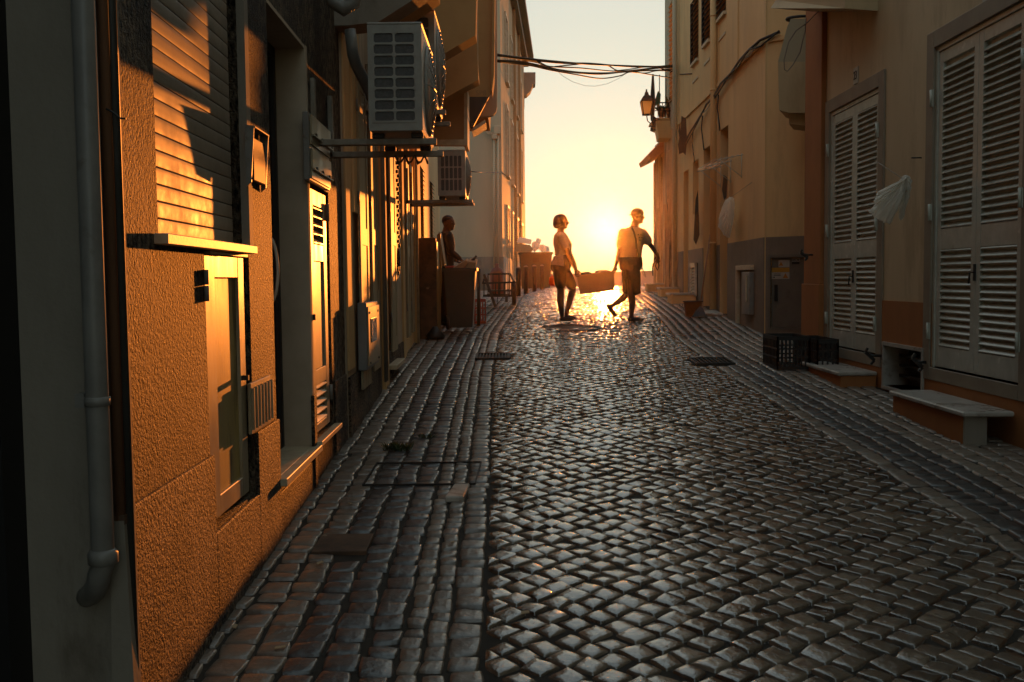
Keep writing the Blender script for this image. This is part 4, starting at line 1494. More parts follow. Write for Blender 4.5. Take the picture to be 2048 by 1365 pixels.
# pair of mailboxes / meter covers on a backing
n_ = 0.05
u0, u1 = LF.u(624, 300, n_), LF.u(663, 300, n_)
w0, w1 = LF.w(640, 368, n_), LF.w(632, 232, n_)
mbx = thing("mailboxes", LF.p(u0, 0, w0), "pair of cream mailboxes one above the other over the tall louvred cupboard", "mailbox")
MB().box(LF, u0, u1, 0.001, 0.035, w0, w1).build("backing", GREYPAINT, mbx, bevel=0.003)
h2 = (w1 - w0) / 2
for i in range(2):
    a, b = w0 + h2 * i + 0.012, w0 + h2 * (i + 1) - 0.012
    bx = MB().box(LF, u0 + 0.02, u1 - 0.02, 0.0355, n_, a + h2 * 0.28, b).build("box", ALU_DIRTY, mbx, bevel=0.004)
    s = MB()
    s.box(LF, u0 + 0.02, u1 - 0.02, 0.0355, n_ - 0.006, a, a + h2 * 0.28)
    s.box(LF, u0 + 0.02, u1 - 0.02, 0.0355, n_ + 0.012, a + h2 * 0.24, a + h2 * 0.28 - 0.001)
    s.build("flap", ALU_DIRTY, bx)
    for uu in (0.2, 0.5, 0.85):
        MB().box(LF, u0 + (u1 - u0) * uu - 0.015, u0 + (u1 - u0) * uu + 0.015, n_, n_ + 0.008, a + h2 * 0.3, a + h2 * 0.38).build("lock", DWOOD, bx)

# grey meter box standing off the wall
n_ = 0.10
u0 = LF.u(734, 680, n_)
u1 = LF.u(757, 680, n_)
w0, w1 = LF.w(735, 742, n_), LF.w(733, 606, n_)
mt = thing("meter_box", LF.p(u0, 0, w0), "grey steel meter box standing proud of the wall, its lid facing the street", "meter box")
MB().box(LF, u0, u1, nB + 0.02, n_, w0, w1).build("casing", M("meter_grey", (0.24, 0.25, 0.26), 0.5, (0.2, 0.21, 0.22), 5), mt, bevel=0.006)
MB().box(LF, u0 + 0.02, u1 - 0.02, n_ + 0.001, n_ + 0.012, w0 + 0.03, w1 - 0.03).build("lid", ALU_DIRTY, mt, bevel=0.003)
MB().box(LF, u0 + 0.15, u1 - 0.25, n_ + 0.013, n_ + 0.018, w0 + 0.2, w0 + 0.38).build("dial_window", GLASS, mt)
for (a, b) in ((0.12, 0.1), (0.12, 0.85), (0.85, 0.1), (0.85, 0.85)):
    MB().lathe(LF.p(u0 + (u1 - u0) * a, n_ + 0.012, w0 + (w1 - w0) * b), [(0.01, 0), (0.008, 0.006)], 8, axis='x').build("bolt", IRON, mt)

# thin pipes and a chain by the second house
for (uu, nn, r_, m_, lb) in ((8.86, 0.07, 0.012, GREYPAINT, "first thin pale pipe beyond the bright white shutter"),
                             (8.97, 0.07, 0.014, GREYPAINT, "second thin pale pipe beyond the bright white shutter"),
                             (12.78, 0.08, 0.018, SILL, "slim downpipe at the end of the shuttered house")):
    o = MB().tube([LF.p(uu, nn, 0.55), LF.p(uu, nn, 5)], r_, 8).build("pipe", m_, None, loc=LF.p(uu, nn, 0.55))
    tag(o, lb, "pipe")
cr = MB()
zt_, zb_ = 3.1, 1.75
for i in range(34):
    z = zt_ - (zt_ - zb_) * i / 34
    off = 0.010 * (i % 2)
    p = LF.p(9.2, 0.17 + off, z)
    cr.tube([p, p + Vector((0, 0, -0.03))], 0.013, 6)
for i in range(14):
    a = 2 * math.pi * i / 13
    cr.tube([LF.p(9.2 + 0.09 * math.sin(a), 0.17, zb_ - 0.12 + 0.12 * math.cos(a)), LF.p(9.2 + 0.09 * math.sin(a + .48), 0.17, zb_ - 0.12 + 0.12 * math.cos(a + .48))], 0.009, 5)
tag(cr.build("chain", BLACKCABLE, None), "dark chain hanging in loops below the air conditioner brackets", "chain")


# ---- air conditioners
def rounded_cell_grille(mb, x0, x1, z0, z1, y, cols, rows, bar):
    cw_, chh = (x1 - x0) / cols, (z1 - z0) / rows
    for i in range(cols + 1):
        xx = x0 + i * cw_
        mb.wbox(xx - bar / 2, xx + bar / 2, y - 0.010, y, z0 - bar / 2, z1 + bar / 2)
    for j in range(rows + 1):
        zz = z0 + j * chh
        mb.wbox(x0 + bar / 2, x1 - bar / 2, y - 0.0095, y, zz - bar / 2, zz + bar / 2)
    c = bar * 0.8
    for i in range(cols):
        for j in range(rows):
            for (sx, sz) in ((0, 0), (1, 0), (0, 1), (1, 1)):
                px = x0 + (i + sx) * cw_ + (bar / 2 if sx == 0 else -bar / 2)
                pz = z0 + (j + sz) * chh + (bar / 2 if sz == 0 else -bar / 2)
                ex = 1 if sx == 0 else -1
                ez = 1 if sz == 0 else -1
                mb.poly([(px, y - 0.009, pz), (px + ex * c, y - 0.009, pz), (px, y - 0.009, pz + ez * c)], (0, 0.009, 0))


def ac_unit(label, x0, x1, y0, y1, z0, z1, cols, rows, wallx, bz, grp="air conditioners hung on the left walls"):
    t = thing("air_conditioner", ((x0 + x1) / 2, (y0 + y1) / 2, z0), label, "air conditioner", grp)
    cs = MB()
    cs.wbox(x0, x1, y0 + 0.012, y1, z0, z1)
    cs.build("casing", ACW, t, bevel=0.008)
    MB().wbox(x0 - 0.004, x1 + 0.004, y0 + 0.006, y1 + 0.004, z1 - 0.002, z1 + 0.014).build("lid", ACW, t, bevel=0.006)
    m_ = (x1 - x0) * 0.10
    MB().wbox(x0 + m_, x1 - m_ * 1.2, y0 + 0.006, y0 + 0.0115, z0 + 0.05, z1 - 0.05).build("coil", ACG, t)
    g_ = MB()
    rounded_cell_grille(g_, x0 + m_, x1 - m_ * 1.2, z0 + 0.05, z1 - 0.045, y0 + 0.006, cols, rows, 0.011)
    g_.wbox(x0, x0 + m_ - 0.0055, y0, y0 + 0.0115, z0, z1 - 0.003)
    g_.wbox(x1 - m_ * 1.2 + 0.0055, x1, y0, y0 + 0.0115, z0, z1 - 0.003)
    g_.wbox(x0 + m_ - 0.0055, x1 - m_ * 1.2 + 0.0055, y0, y0 + 0.0114, z0, z0 + 0.045)
    g_.wbox(x0 + m_ - 0.0055, x1 - m_ * 1.2 + 0.0055, y0, y0 + 0.0114, z1 - 0.04, z1 - 0.003)
    g_.build("side_grille", ACW, t)
    # fan guard: rings and spokes on the street face
    cy, cz, R0 = y0 + (y1 - y0) * 0.56, (z0 + z1) / 2, (z1 - z0) * 0.44
    f = MB()
    for k in range(9):
        rr = R0 * (1 - k * 0.105)
        bul = 0.035 * (1 - (rr / R0) ** 2) + 0.012
        pts = [Vector((x1 + bul, cy + rr * math.cos(a), cz + rr * math.sin(a))) for a in [i * math.pi / 16 for i in range(33)]]
        f.tube(pts, 0.0035 if k else 0.006, 5, cap=False)
    for k in range(12):
        a = k * math.pi / 6
        f.tube([Vector((x1 + 0.012, cy + R0 * math.cos(a), cz + R0 * math.sin(a))), Vector((x1 + 0.042, cy + R0 * 0.5 * math.cos(a), cz + R0 * 0.5 * math.sin(a))), Vector((x1 + 0.048, cy, cz))], 0.003, 5)
    f.build("fan_guard", ACW, t)
    f = MB().lathe((x1 + 0.001, cy, cz), [(R0 * 1.04, 0), (R0 * 1.0, 0.014), (R0 * 0.97, 0.002)], 32, axis='x')
    f.build("fan_ring", ACW, t)
    for yy in (y0 + 0.12, y1 - 0.12):
        b = MB()
        b.wbox(wallx, x1 + 0.07, yy - 0.02, yy + 0.02, bz - 0.035, bz)
        b.wbox(wallx, wallx + 0.03, yy - 0.02, yy + 0.02, bz - 0.035, bz + 0.35)
        b.build("bracket", BRKT, t, bevel=0.003)
        for xx in (x0 + 0.04, x1 - 0.04):
            MB().wbox(xx - 0.035, xx + 0.035, yy - 0.025, yy + 0.025, bz + 0.001, z0 - 0.001).build("foot", BLACK, t, bevel=0.004)
    return t


def ac_from_px(label, xa, xb, ytop, ybot, Y, ln, cols, rows, wallx, gap):
    a, b = at(xa, ybot, Y), at(xb, ytop, Y)
    return ac_unit(label, a.x, b.x, Y, Y + ln, a.z, b.z, cols, rows, wallx, a.z - gap)


acA = ac_from_px("nearest air conditioner, its grille of sixteen openings facing us on two steel brackets", 738, 842, 48, 262, 5.7, 0.80, 2, 8, -1.15, 0.03)
acB = ac_from_px("brown-shaded air conditioner half hidden behind the nearest one, set higher", 787, 868, 22, 205, 7.6, 0.82, 2, 7, -1.1, 0.04)
acC = ac_from_px("small air conditioner with narrow upright grille openings above the man's head", 876, 930, 302, 392, 10.9, 0.7, 5, 3, -1.15, 0.035)
# pipes from the units
o = MB().tube([at(700, 60, 6.1), at(706, 110, 6.1), at(712, 130, 6.2), at(735, 175, 6.3), at(752, 215, 6.4), at(760, 240, 6.5)], 0.035, 10).build("insulated_pipe", GREYPAINT, None)
tag(o, "thick lagged pipe bending from the wall to the nearest air conditioner", "pipe")
hp = MB()
pts = [at(790 + i * 6.5, 312 + 14 * abs(math.sin(i * 1.05)), 5.9 + 0.02 * i) for i in range(11)]
hp.tube(pts, 0.006, 6)
hp.tube([p + Vector((0, .02, -.01 * math.sin(i * 2.0))) for i, p in enumerate(pts)], 0.006, 6)
tag(hp.build("twisted_cable", BLACKCABLE, None), "twisted black cable looping under the nearest air conditioner's brackets", "cable")
# pipe stub at top
o = MB().tube([at(655, -40, 5.9), at(668, 5, 5.9), at(688, 18, 5.9), at(706, 8, 5.9), at(708, -40, 5.9)], 0.045, 10).build("pipe_bend", GREYPAINT, None)
tag(o, "grey pipe bend at the top edge above the doorway wall", "pipe")

# far wall pipes and box on the apartment building's end wall
t = thing("wall_pipes", at(990, 560, Yb - 0.1), "two thin pipes with junction boxes running down the far pale end wall", "pipes")
for px in (988, 996):
    MB().tube([at(px, 272, Yb - 0.08), at(px, 572, Yb - 0.08)], 0.03, 8).build("pipe", WHITE_WALL, t)
MB().wbox(at(984, 0, Yb).x, at(998, 0, Yb).x, Yb - 0.16, Yb - 0.001, at(0, 280, Yb).z, at(0, 264, Yb).z).build("junction_box", WHITE_WALL, t, bevel=0.01)
MB().wbox(at(981, 0, Yb).x, at(991, 0, Yb).x, Yb - 0.16, Yb - 0.001, at(0, 290, Yb).z, at(0, 280, Yb).z).build("junction_box", WHITE_WALL, t, bevel=0.01)
o = MB().tube([at(966, 236, Yb - .1), at(967, 258, Yb - .1), at(975, 268, Yb - .1), at(985, 268, Yb - .1)], 0.02, 6).build("wire", WHITE_WALL, None)
tag(o, "pale wire curving to the junction box on the far end wall", "wire")
o = MB().tube([at(938, 343, 20), at(960, 345, 24), at(1004, 346, 28.85), at(1012, 352, 28.9)], 0.012, 6).build("wire", BLACKCABLE, None)
tag(o, "dark wire running level across the far pale end wall", "wire")

# ---- street furniture and clutter on the left
def tbox(mb, x0, x1, y0, y1, z0, z1, ix, iy, th=0.012, openz=True):
    """a tapered open box, narrower at the bottom by ix, iy on each side"""
    b = [(x0 + ix, y0 + iy), (x1 - ix, y0 + iy), (x1 - ix, y1 - iy), (x0 + ix, y1 - iy)]
    t_ = [(x0, y0), (x1, y0), (x1, y1), (x0, y1)]
    def inn(q, d):
        cx_, cy_ = sum(p[0] for p in q) / 4, sum(p[1] for p in q) / 4
        return [(p[0] + math.copysign(d, cx_ - p[0]), p[1] + math.copysign(d, cy_ - p[1])) for p in q]
    bi, ti = inn(b, th), inn(t_, th)
    vs = [(p[0], p[1], z0) for p in b] + [(p[0], p[1], z1) for p in t_] + [(p[0], p[1], z0 + th) for p in bi] + [(p[0], p[1], z1) for p in ti]
    fs = [(3, 2, 1, 0), (8, 9, 10, 11)]
    for i in range(4):
        j = (i + 1) % 4
        fs += [(i, j, 4 + j, 4 + i), (4 + i, 4 + j, 12 + j, 12 + i), (8 + j, 8 + i, 12 + i, 12 + j)]
    mb.add(vs, fs)
    return mb


# wheelie bin
g0 = gz(-0.72, 14.0)
YB = 13.9
xa, xb = at(887, 600, YB).x, at(951, 540, YB).x
zt = at(920, 538, YB).z
zb = at(920, 660, YB).z
wb = thing("wheelie_bin", ((xa + xb) / 2, YB + 0.28, zb), "tall dark wheelie bin with its orange-rimmed lid open, full of rubbish", "bin")
m_ = MB()
tbox(m_, xa, xb, YB, YB + 0.56, zb + 0.03, zt, 0.055, 0.05)
m_.build("body", BINP, wb, bevel=0.006)
m_ = MB()
for (a, b, c, d_) in ((xa - 0.02, xb + 0.02, YB - 0.025, YB + 0.0), (xa - 0.02, xb + 0.02, YB + 0.56, YB + 0.585), (xa - 0.02, xa, YB, YB + 0.56), (xb, xb + 0.02, YB, YB + 0.56)):
    m_.wbox(a, b, c, d_, zt - 0.03, zt + 0.01)
m_.build("rim", BINP, wb)
m_ = MB()
m_.poly([at(878, 463, YB + .1), at(880, 470, YB + .1), at(889, 530, YB + .1), at(884, 533, YB + .1), at(876, 475, YB + .1)], (0, 0.5, 0))
m_.build("lid", WOODB, wb)
MB().wbox(xa, xb - 0.12, YB + 0.5, YB + 0.56, zt + 0.012, zt + 0.05).build("lid_rim", REDP, wb, bevel=0.01)
for yy in (YB + 0.05, YB + 0.45):
    MB().lathe((xa + 0.03, yy + .05, zb + 0.10), [(0.10, 0.0), (0.10, 0.045)], 16, axis='x').build("wheel", BLACK, wb)
# contents
c0 = thing("cardboard_pieces", ((xa + xb) / 2 + .05, YB + 0.2, zt), "torn cardboard sheets sticking out of the open wheelie bin", "cardboard")
MB().poly([at(905, 538, YB + .15), at(932, 521, YB + .15), at(936, 524, YB + .15), at(923, 541, YB + .15)], (0.01, 0.22, 0.03)).build("sheet", CARD, c0)
MB().poly([at(926, 541, YB + .22), at(938, 524, YB + .22), at(953, 526, YB + .22), at(951, 534, YB + .22), at(938, 543, YB + .22)], (0.01, 0.2, 0.05)).build("sheet", CARD, c0)
o = MB().tube([at(939, 532, YB + .35), at(944, 524, YB + .35), at(949, 517, YB + .35), at(953, 512, YB + .35)], [0.035, 0.035, 0.016, 0.016], 10).build("bottle", DWOOD, None)
tag(o, "dark bottle neck poking up from the wheelie bin", "bottle")

# rusty cabinet and board in front of it
YR = 13.3
xa2, xb2 = at(839, 600, YR).x, at(873, 600, YR).x
zt2, zb2 = at(855, 476, YR).z, gz(-1.1, YR) - 0.02
rc = thing("rusty_cabinet", ((xa2 + xb2) / 2, YR + .3, zb2), "old rusty metal cabinet with flaking paint between the house wall and the bin", "cabinet")
MB().wbox(xa2, xb2, YR, YR + 0.7, zb2, zt2).build("body", RUST, rc, bevel=0.01)
MB().wbox(xb2 + 0.0005, xb2 + 0.012, YR + 0.04, YR + 0.66, zb2 + 0.1, zt2 - 0.05).build("door", WOODB, rc, bevel=0.003)
MB().wbox(xa2 + 0.02, xb2 - 0.01, YR - 0.008, YR - 0.0005, zb2 + 0.6, zb2 + 0.66).build("seam", RUST, rc)
o = MB().poly([at(874, 470, YB - .1), at(881, 468, YB - .1), at(884, 560, YB - .1), at(878, 658, YB - .1), at(873, 658, YB - .1)], (0, 0.03, 0)).build("leaning_board", WOODB, None)
tag(o, "narrow board standing between the rusty cabinet and the bin", "board")
tag(MB().lathe((-1.02, 13.2, gz(-1, 13.2) - .01), [(0.02, 0), (0.10, 0.01), (0.11, 0.05), (0.06, 0.12), (0.03, 0.17)], 12, sx=1.2).build("rubbish_sack", BLACK, None), "small black rubbish sack slumped at the foot of the rusty cabinet", "bag")


def crate(name, label, x0, x1, y0, y1, z0, z1, mat, nx, ny, grp=None):
    t = thing(name, ((x0 + x1) / 2, (y0 + y1) / 2, z0), label, "crate", grp)
    def side(mb, a, b, nrm):
        a, b = Vector(a), Vector(b)
        hgt = z1 - z0
        n = nx if abs((b - a).x) > abs((b - a).y) else ny
        d = (b - a) / n
        for i in range(n + 1):
            p = a + d * i
            mb.bar(p, p + Vector((0, 0, hgt)), 0.014, 0.014, up=Vector(nrm))
        for k, (za, hb) in enumerate(((0.012, 0.03), (hgt * 0.35, 0.016), (hgt * 0.62, 0.016), (hgt - 0.02, 0.04))):
            mb.bar(a + Vector((0, 0, za)), b + Vector((0, 0, za)), 0.012, hb)
    for (nm, a, b, nr) in (("front_side", (x0, y0, z0), (x1, y0, z0), (0, 1, 0)), ("rear_side", (x0, y1, z0), (x1, y1, z0), (0, 1, 0)),
                           ("left_side", (x0, y0, z0), (x0, y1, z0), (1, 0, 0)), ("right_side", (x1, y0, z0), (x1, y1, z0), (1, 0, 0))):
        m_ = MB()
        side(m_, a, b, nr)
        m_.build(nm, mat, t)
    m_ = MB()
    for i in range(10):
        yy = y0 + (y1 - y0) * (i + 0.5) / 10
        m_.wbox(x0, x1, yy - 0.01, yy + 0.01, z0 + 0.005, z0 + 0.015)
    m_.wbox((x0 + x1) / 2 - .02, (x0 + x1) / 2 + .02, y0, y1, z0 + 0.006, z0 + 0.016)
    m_.build("bottom", mat, t)
    return t


YO = 15.3
xa, xb = at(949, 600, YO).x, at(970, 600, YO).x
zb = gz(xa, YO)
crate("plastic_crate", "small red plastic crate on the setts beside the wheelie bin", xa, xb, YO, YO + 0.3, zb, at(960, 599, YO).z, REDP, 4, 6)
# dark post/leg and red cone-like bottle behind the cart
o = MB().tube([Vector((at(949, 0, 14.9).x, 14.9, gz(-.5, 14.9))), Vector((at(951, 0, 14.9).x, 14.9, at(0, 548, 14.9).z))], 0.025, 8).build("upright_pole", DWOOD, None)
tag(o, "dark upright pole between the wheelie bin and the red crate", "pole")

# handcart tipped on its side
YC = 18.4
def CQ(px, py, dy=0.0):
    return at(px, py, YC + dy)
hc = thing("handcart", (CQ(1000, 612).x, YC, CQ(1000, 614).z), "dark metal handcart with slatted sides parked before the far end wall", "handcart")
m_ = MB()
m_.bar(CQ(966, 567), CQ(1030, 565), 0.03, 0.03)
m_.bar(CQ(966, 592), CQ(1024, 592), 0.03, 0.04)
for px in (968, 976, 991, 997, 1000, 1008, 1016, 1023):
    m_.bar(CQ(px, 567), CQ(px, 592), 0.018, 0.018)
m_.build("front_rail", IRON, hc)
m_ = MB()
m_.bar(CQ(974, 549, .75), CQ(1020, 548, .75), 0.03, 0.03)
m_.bar(CQ(974, 590, .75), CQ(1020, 590, .75), 0.03, 0.03)
for px in (976, 986, 998, 1010, 1019):
    m_.bar(CQ(px, 549, .75), CQ(px, 590, .75), 0.018, 0.018)
m_.build("rear_rail", IRON, hc)
m_ = MB()
m_.tube([CQ(1016, 548, .75), CQ(1021, 549, .6), CQ(1027, 562, .1), CQ(1030, 566, 0)], 0.02, 8)
m_.tube([CQ(974, 549, .75), CQ(969, 555, .3), CQ(966, 567, 0)], 0.02, 8)
m_.build("side_rail", IRON, hc)
m_ = MB()
m_.wbox(CQ(968, 0).x, CQ(1023, 0).x, YC, YC + 0.75, CQ(0, 593).z - .01, CQ(0, 592).z + .01)
m_.build("floor", DWOOD, hc)
for px, dy in ((1028, 0.35),):
    cx_ = CQ(px, 590, dy)
    rr = abs(CQ(px, 612, dy).z - CQ(px, 562, dy).z) / 2
    m_ = MB()
    m_.lathe(Vector((cx_.x - 0.04, cx_.y, (CQ(px, 612, dy).z + CQ(px, 562, dy).z) / 2)), [(rr * 0.86, 0.0), (rr, 0.01), (rr, 0.07), (rr * 0.86, 0.08)], 24, axis='x')
    m_.build("wheel", BLACK, hc)
for (a, b, nm) in (((968, 549), (991, 614), "prop_leg"), ((1013, 590), (1013, 605), "rear_leg")):
    m_ = MB()
    m_.bar(CQ(a[0], a[1], -.1), CQ(b[0], b[1], -.1), 0.07, 0.05)
    m_.build(nm, DWOOD, hc)
m_ = MB()
m_.bar(CQ(995, 593), CQ(994, 612), 0.012, 0.012)
m_.bar(CQ(1007, 593), CQ(994, 610), 0.010, 0.010)
m_.build("stay", IRON, hc)
gb = MB()
pb_ = at(994, 570, 24)
gb.lathe((pb_.x, 24, gz(pb_.x, 24)), [(0.16, 0), (0.17, 0.05), (0.17, 0.5), (0.12, 0.60), (0.05, 0.64), (0.05, 0.72), (0.02, 0.73)], 14)
tag(gb.build("gas_bottle", M("dull_red", (0.20, 0.045, 0.02), 0.6), None), "dull red gas bottle standing behind the handcart", "gas bottle")

# bollards
first = None
for i, (px, yt, yb) in enumerate(((1037, 535, 592), (1052, 533, 587), (1069, 533, 583), (1084, 534, 579))):
    p = gp(px, yb)
    h_ = (yb - yt) * p.y / 1991
    if first is None:
        first = thing("bollard", p, "nearest of the four thin dark bollards before the rubbish container", "bollard", "bollards before the rubbish container")
        MB().lathe(p, [(0.055, -0.02), (0.055, h_ - 0.05), (0.05, h_ - 0.02)], 14).build("post", IRON, first)
        MB().lathe(p + Vector((0, 0, h_ - 0.019)), [(0.052, 0), (0.045, 0.02), (0.02, 0.035)], 14).build("cap", GREYPAINT, first)
        h0_ = p.copy()
    else:
        lab = ["", "second bollard from the handcart before the rubbish container", "third bollard from the handcart before the rubbish container", "farthest bollard, right in front of the container's middle"][i]
        copy_tree(first, p - h0_, lab)

# rubbish container
YD = 34.0
xa, xb = at(1034, 0, YD).x, at(1100, 0, YD).x
zb = gz(xb, YD)
zt = at(1066, 506, YD).z
dp = thing("rubbish_container", ((xa + xb) / 2, YD + .5, zb), "big dark rubbish container at the top of the street, heaped with waste", "container")
m_ = MB()
tbox(m_, xa, xb, YD, YD + 1.0, zb - 0.02, zt, 0.07, 0.08, 0.03)
m_.build("body", DUMP, dp, bevel=0.012)
m_ = MB()
for (a, b, c, d_) in ((xa - .04, xb + .04, YD - .05, YD), (xa - .04, xb + .04, YD + 1.0, YD + 1.05), (xa - .04, xa, YD, YD + 1.), (xb, xb + .04, YD, YD + 1.)):
    m_.wbox(a, b, c, d_, zt - 0.05, zt + 0.02)
m_.build("rim", DUMP, dp)
MB().wbox((xa + xb) / 2 - .1, (xa + xb) / 2 + .12, YD - 0.012 + .02, YD + .04, zt - .32, zt - .17).build("plate", IRON, dp)
MB().bar((xb - .02, YD - .03, zt - .1), (xb - 0.06, YD + .03, zb + .3), 0.02, 0.03).build("side_bar", GREYPAINT, dp)
for (wx, wy) in ((xa + .15, YD + .15), (xb - .15, YD + .15), (xa + .15, YD + .85), (xb - .15, YD + .85)):
    MB().lathe((wx - .02, wy, zb + 0.07), [(0.075, 0), (0.075, 0.05)], 12, axis='x').build("wheel", BLACK, dp)
r3 = random.Random(5)


def lump(c, rx, ry, rz, mat, name, jag=0.18, n=2):
    bm_ = bmesh.new()
    bmesh.ops.create_icosphere(bm_, subdivisions=n, radius=1)
    vs = []
    for v in bm_.verts:
        s_ = 1 + r3.uniform(-jag, jag)
        vs.append(Vector((c[0] + v.co.x * rx * s_, c[1] + v.co.y * ry * s_, c[2] + v.co.z * rz * s_)))
    fs = [tuple(v.index for v in f.verts) for f in bm_.faces]
    bm_.free()
    return MB().add(vs, fs).build(name, mat, None)


cb_ = MB()
cb_.poly([at(1033, 485, YD + .3), at(1038, 474, YD + .3), at(1063, 480, YD + .3), at(1062, 489, YD + .3)], (0.02, 0.5, 0.02))
tag(cb_.build("foam_sheet", WPLAS, None), "pale flat foam sheet on top of the heaped container, left end", "foam")
cb_ = MB()
cb_.poly([at(1031, 503, YD + .1), at(1033, 488, YD + .1), at(1060, 490, YD + .1), at(1066, 499, YD + .1), at(1062, 505, YD + .1)], (0.02, 0.5, 0.0))
tag(cb_.build("flattened_box", CARD, None), "brown flattened cardboard box under the foam sheet on the container", "box")
for k, (px, py, rx, rz, lb) in enumerate(((1070, 494, .13, .17, "crumpled white bag heaped in the middle of the rubbish container"),
                                         (1084, 497, .12, .13, "small crumpled white bag right of the middle of the heap"),
                                         (1094, 499, .10, .11, "crumpled white bag at the container's right corner"),
                                         (1076, 484, .10, .12, "topmost crumpled white bag of the heap"))):
    p = at(px, py, YD + .3 + .1 * (k % 2))
    tag(lump(p, rx, .16, rz, WPLAS, "rubbish_bag", 0.25), lb, "bag", "bags heaped in the rubbish container")

# manhole, drains, covers
p = gp(1147, 656)
mh = MB()
seg = 40
ring = lambda r0, z_: [Vector((p.x + r0 * math.cos(2 * math.pi * i / seg), p.y + r0 * math.sin(2 * math.pi * i / seg), gz(p.x + r0 * math.cos(2 * math.pi * i / seg), p.y + r0 * math.sin(2 * math.pi * i / seg)) + z_)) for i in range(seg)]
mt_ = thing("manhole_cover", p, "round dark manhole cover in the road at the pair's feet", "manhole cover")
a, b, c = ring(0.40, -0.03), ring(0.40, 0.0), ring(0.36, 0.0)
m_ = MB()
m_.add(a + b + c + ring(0.36, -0.015), [(i, (i + 1) % seg, seg + (i + 1) % seg, seg + i) for i in range(seg)] + [(seg + i, seg + (i + 1) % seg, 2 * seg + (i + 1) % seg, 2 * seg + i) for i in range(seg)] + [(2 * seg + i, 2 * seg + (i + 1) % seg, 3 * seg + (i + 1) % seg, 3 * seg + i) for i in range(seg)])
m_.build("rim", IRON, mt_)
m_ = MB()
m_.add(ring(0.355, -0.008), [tuple(range(seg))])
m_.build("lid", IRON, mt_)


def drain(label, x0, x1, y0, y1, n):
    t = thing("drain_grate", ((x0 + x1) / 2, (y0 + y1) / 2, gz((x0 + x1) / 2, (y0 + y1) / 2)), label, "drain", "iron drain grates in the gutters")
    q = lambda x, y, h: Vector((x, y, gz(x, y) + h))
    fr_ = MB()
    for (a, b) in ((q(x0, y0, 0), q(x1, y0, 0)), (q(x0, y1, 0), q(x1, y1, 0)), (q(x0, y0, 0), q(x0, y1, 0)), (q(x1, y0, 0), q(x1, y1, 0))):
        fr_.bar(a, b, 0.03, 0.03)
    fr_.build("frame", IRON, t)
    bs_ = MB()
    for i in range(1, n):
        xx = x0 + (x1 - x0) * i / n
        bs_.bar(q(xx, y0, -0.004), q(xx, y1, -0.004), 0.018, 0.025)
    bs_.build("bars", IRON, t)
    MB().add([q(x0, y0, -0.03), q(x1, y0, -0.03), q(x1, y1, -0.03), q(x0, y1, -0.03)], [(0, 1, 2, 3)]).build("pit", BLACKDOOR, t)
    return t


drain("iron drain grate in the left gutter near the wheelie bin", -0.40, -0.04, 11.07, 11.52, 10)
drain("iron drain grate in the right gutter before the crate", 1.94, 2.34, 10.45, 10.92, 9)
ac_ = MB()
q = lambda x, y, h: Vector((x, y, gz(x, y) + h))
ac_.hexa([q(-0.92, 4.44, -.02), q(-0.67, 4.44, -.02), q(-0.67, 4.70, -.02), q(-0.92, 4.70, -.02), q(-0.92, 4.44, .004), q(-0.67, 4.44, .004), q(-0.67, 4.70, .004), q(-0.92, 4.70, .004)])
tag(ac_.build("access_cover", RUST, None, bevel=0.003), "small square iron cover set in the setts close to the left wall", "cover")
# paved inspection cover outline
pf = MB()
for (a, b) in (((-0.86, 5.62), (-0.22, 5.62)), ((-0.22, 5.62), (-0.20, 6.15)), ((-0.86, 5.62), (-0.85, 6.15)), ((-0.85, 6.15), (-0.2, 6.15))):
    pf.bar(q(a[0], a[1], 0.0), q(b[0], b[1], 0.0), 0.008, 0.012)
tag(pf.build("cover_frame", IRON, None), "thin rectangular metal frame of a paved cover in the left courses", "cover")
# weeds
def weed(c, n, r, h, label, seed):
    rr = random.Random(seed)
    m_ = MB()
    for i in range(n):
        a = rr.uniform(0, 6.28)
        d = rr.uniform(0, r)
        b = Vector((c[0] + d * math.cos(a), c[1] + d * math.sin(a) * .7, 0))
        b.z = gz(b.x, b.y) - 0.005
        tip = b + Vector((rr.uniform(-.05, .05), rr.uniform(-.04, .04), rr.uniform(h * .4, h)))
        sd_ = Vector((rr.uniform(-1, 1), rr.uniform(-1, 1), 0)).normalized() * 0.006
        md = (b + tip) / 2 + sd_ * .5
        m_.add([b - sd_ * .4, b + sd_ * .4, md + sd_, tip, md - sd_], [(0, 1, 2, 3, 4)])
    tag(m_.build("weed", LEAF, None, merge=False), label, "plant")


weed(gp(795, 900), 130, 0.10, 0.06, "dark weed tuft growing between the left courses", 3)
weed(gp(850, 875), 40, 0.06, 0.035, "tiny weed just beyond the larger tuft on the left", 4)
# stone kerb block and scraps
kb = gp(912, 985)
o = MB().poly([kb + Vector((-.05, -.17, -.02)), kb + Vector((.05, -.17, -.02)), kb + Vector((.07, .18, -.02)), kb + Vector((-.02, .18, -.02))], (0, 0, 0.034)).build("kerb_block", MARBLE, None, bevel=0.006)
tag(o, "pale upright kerb stone set among the left courses", "stone")

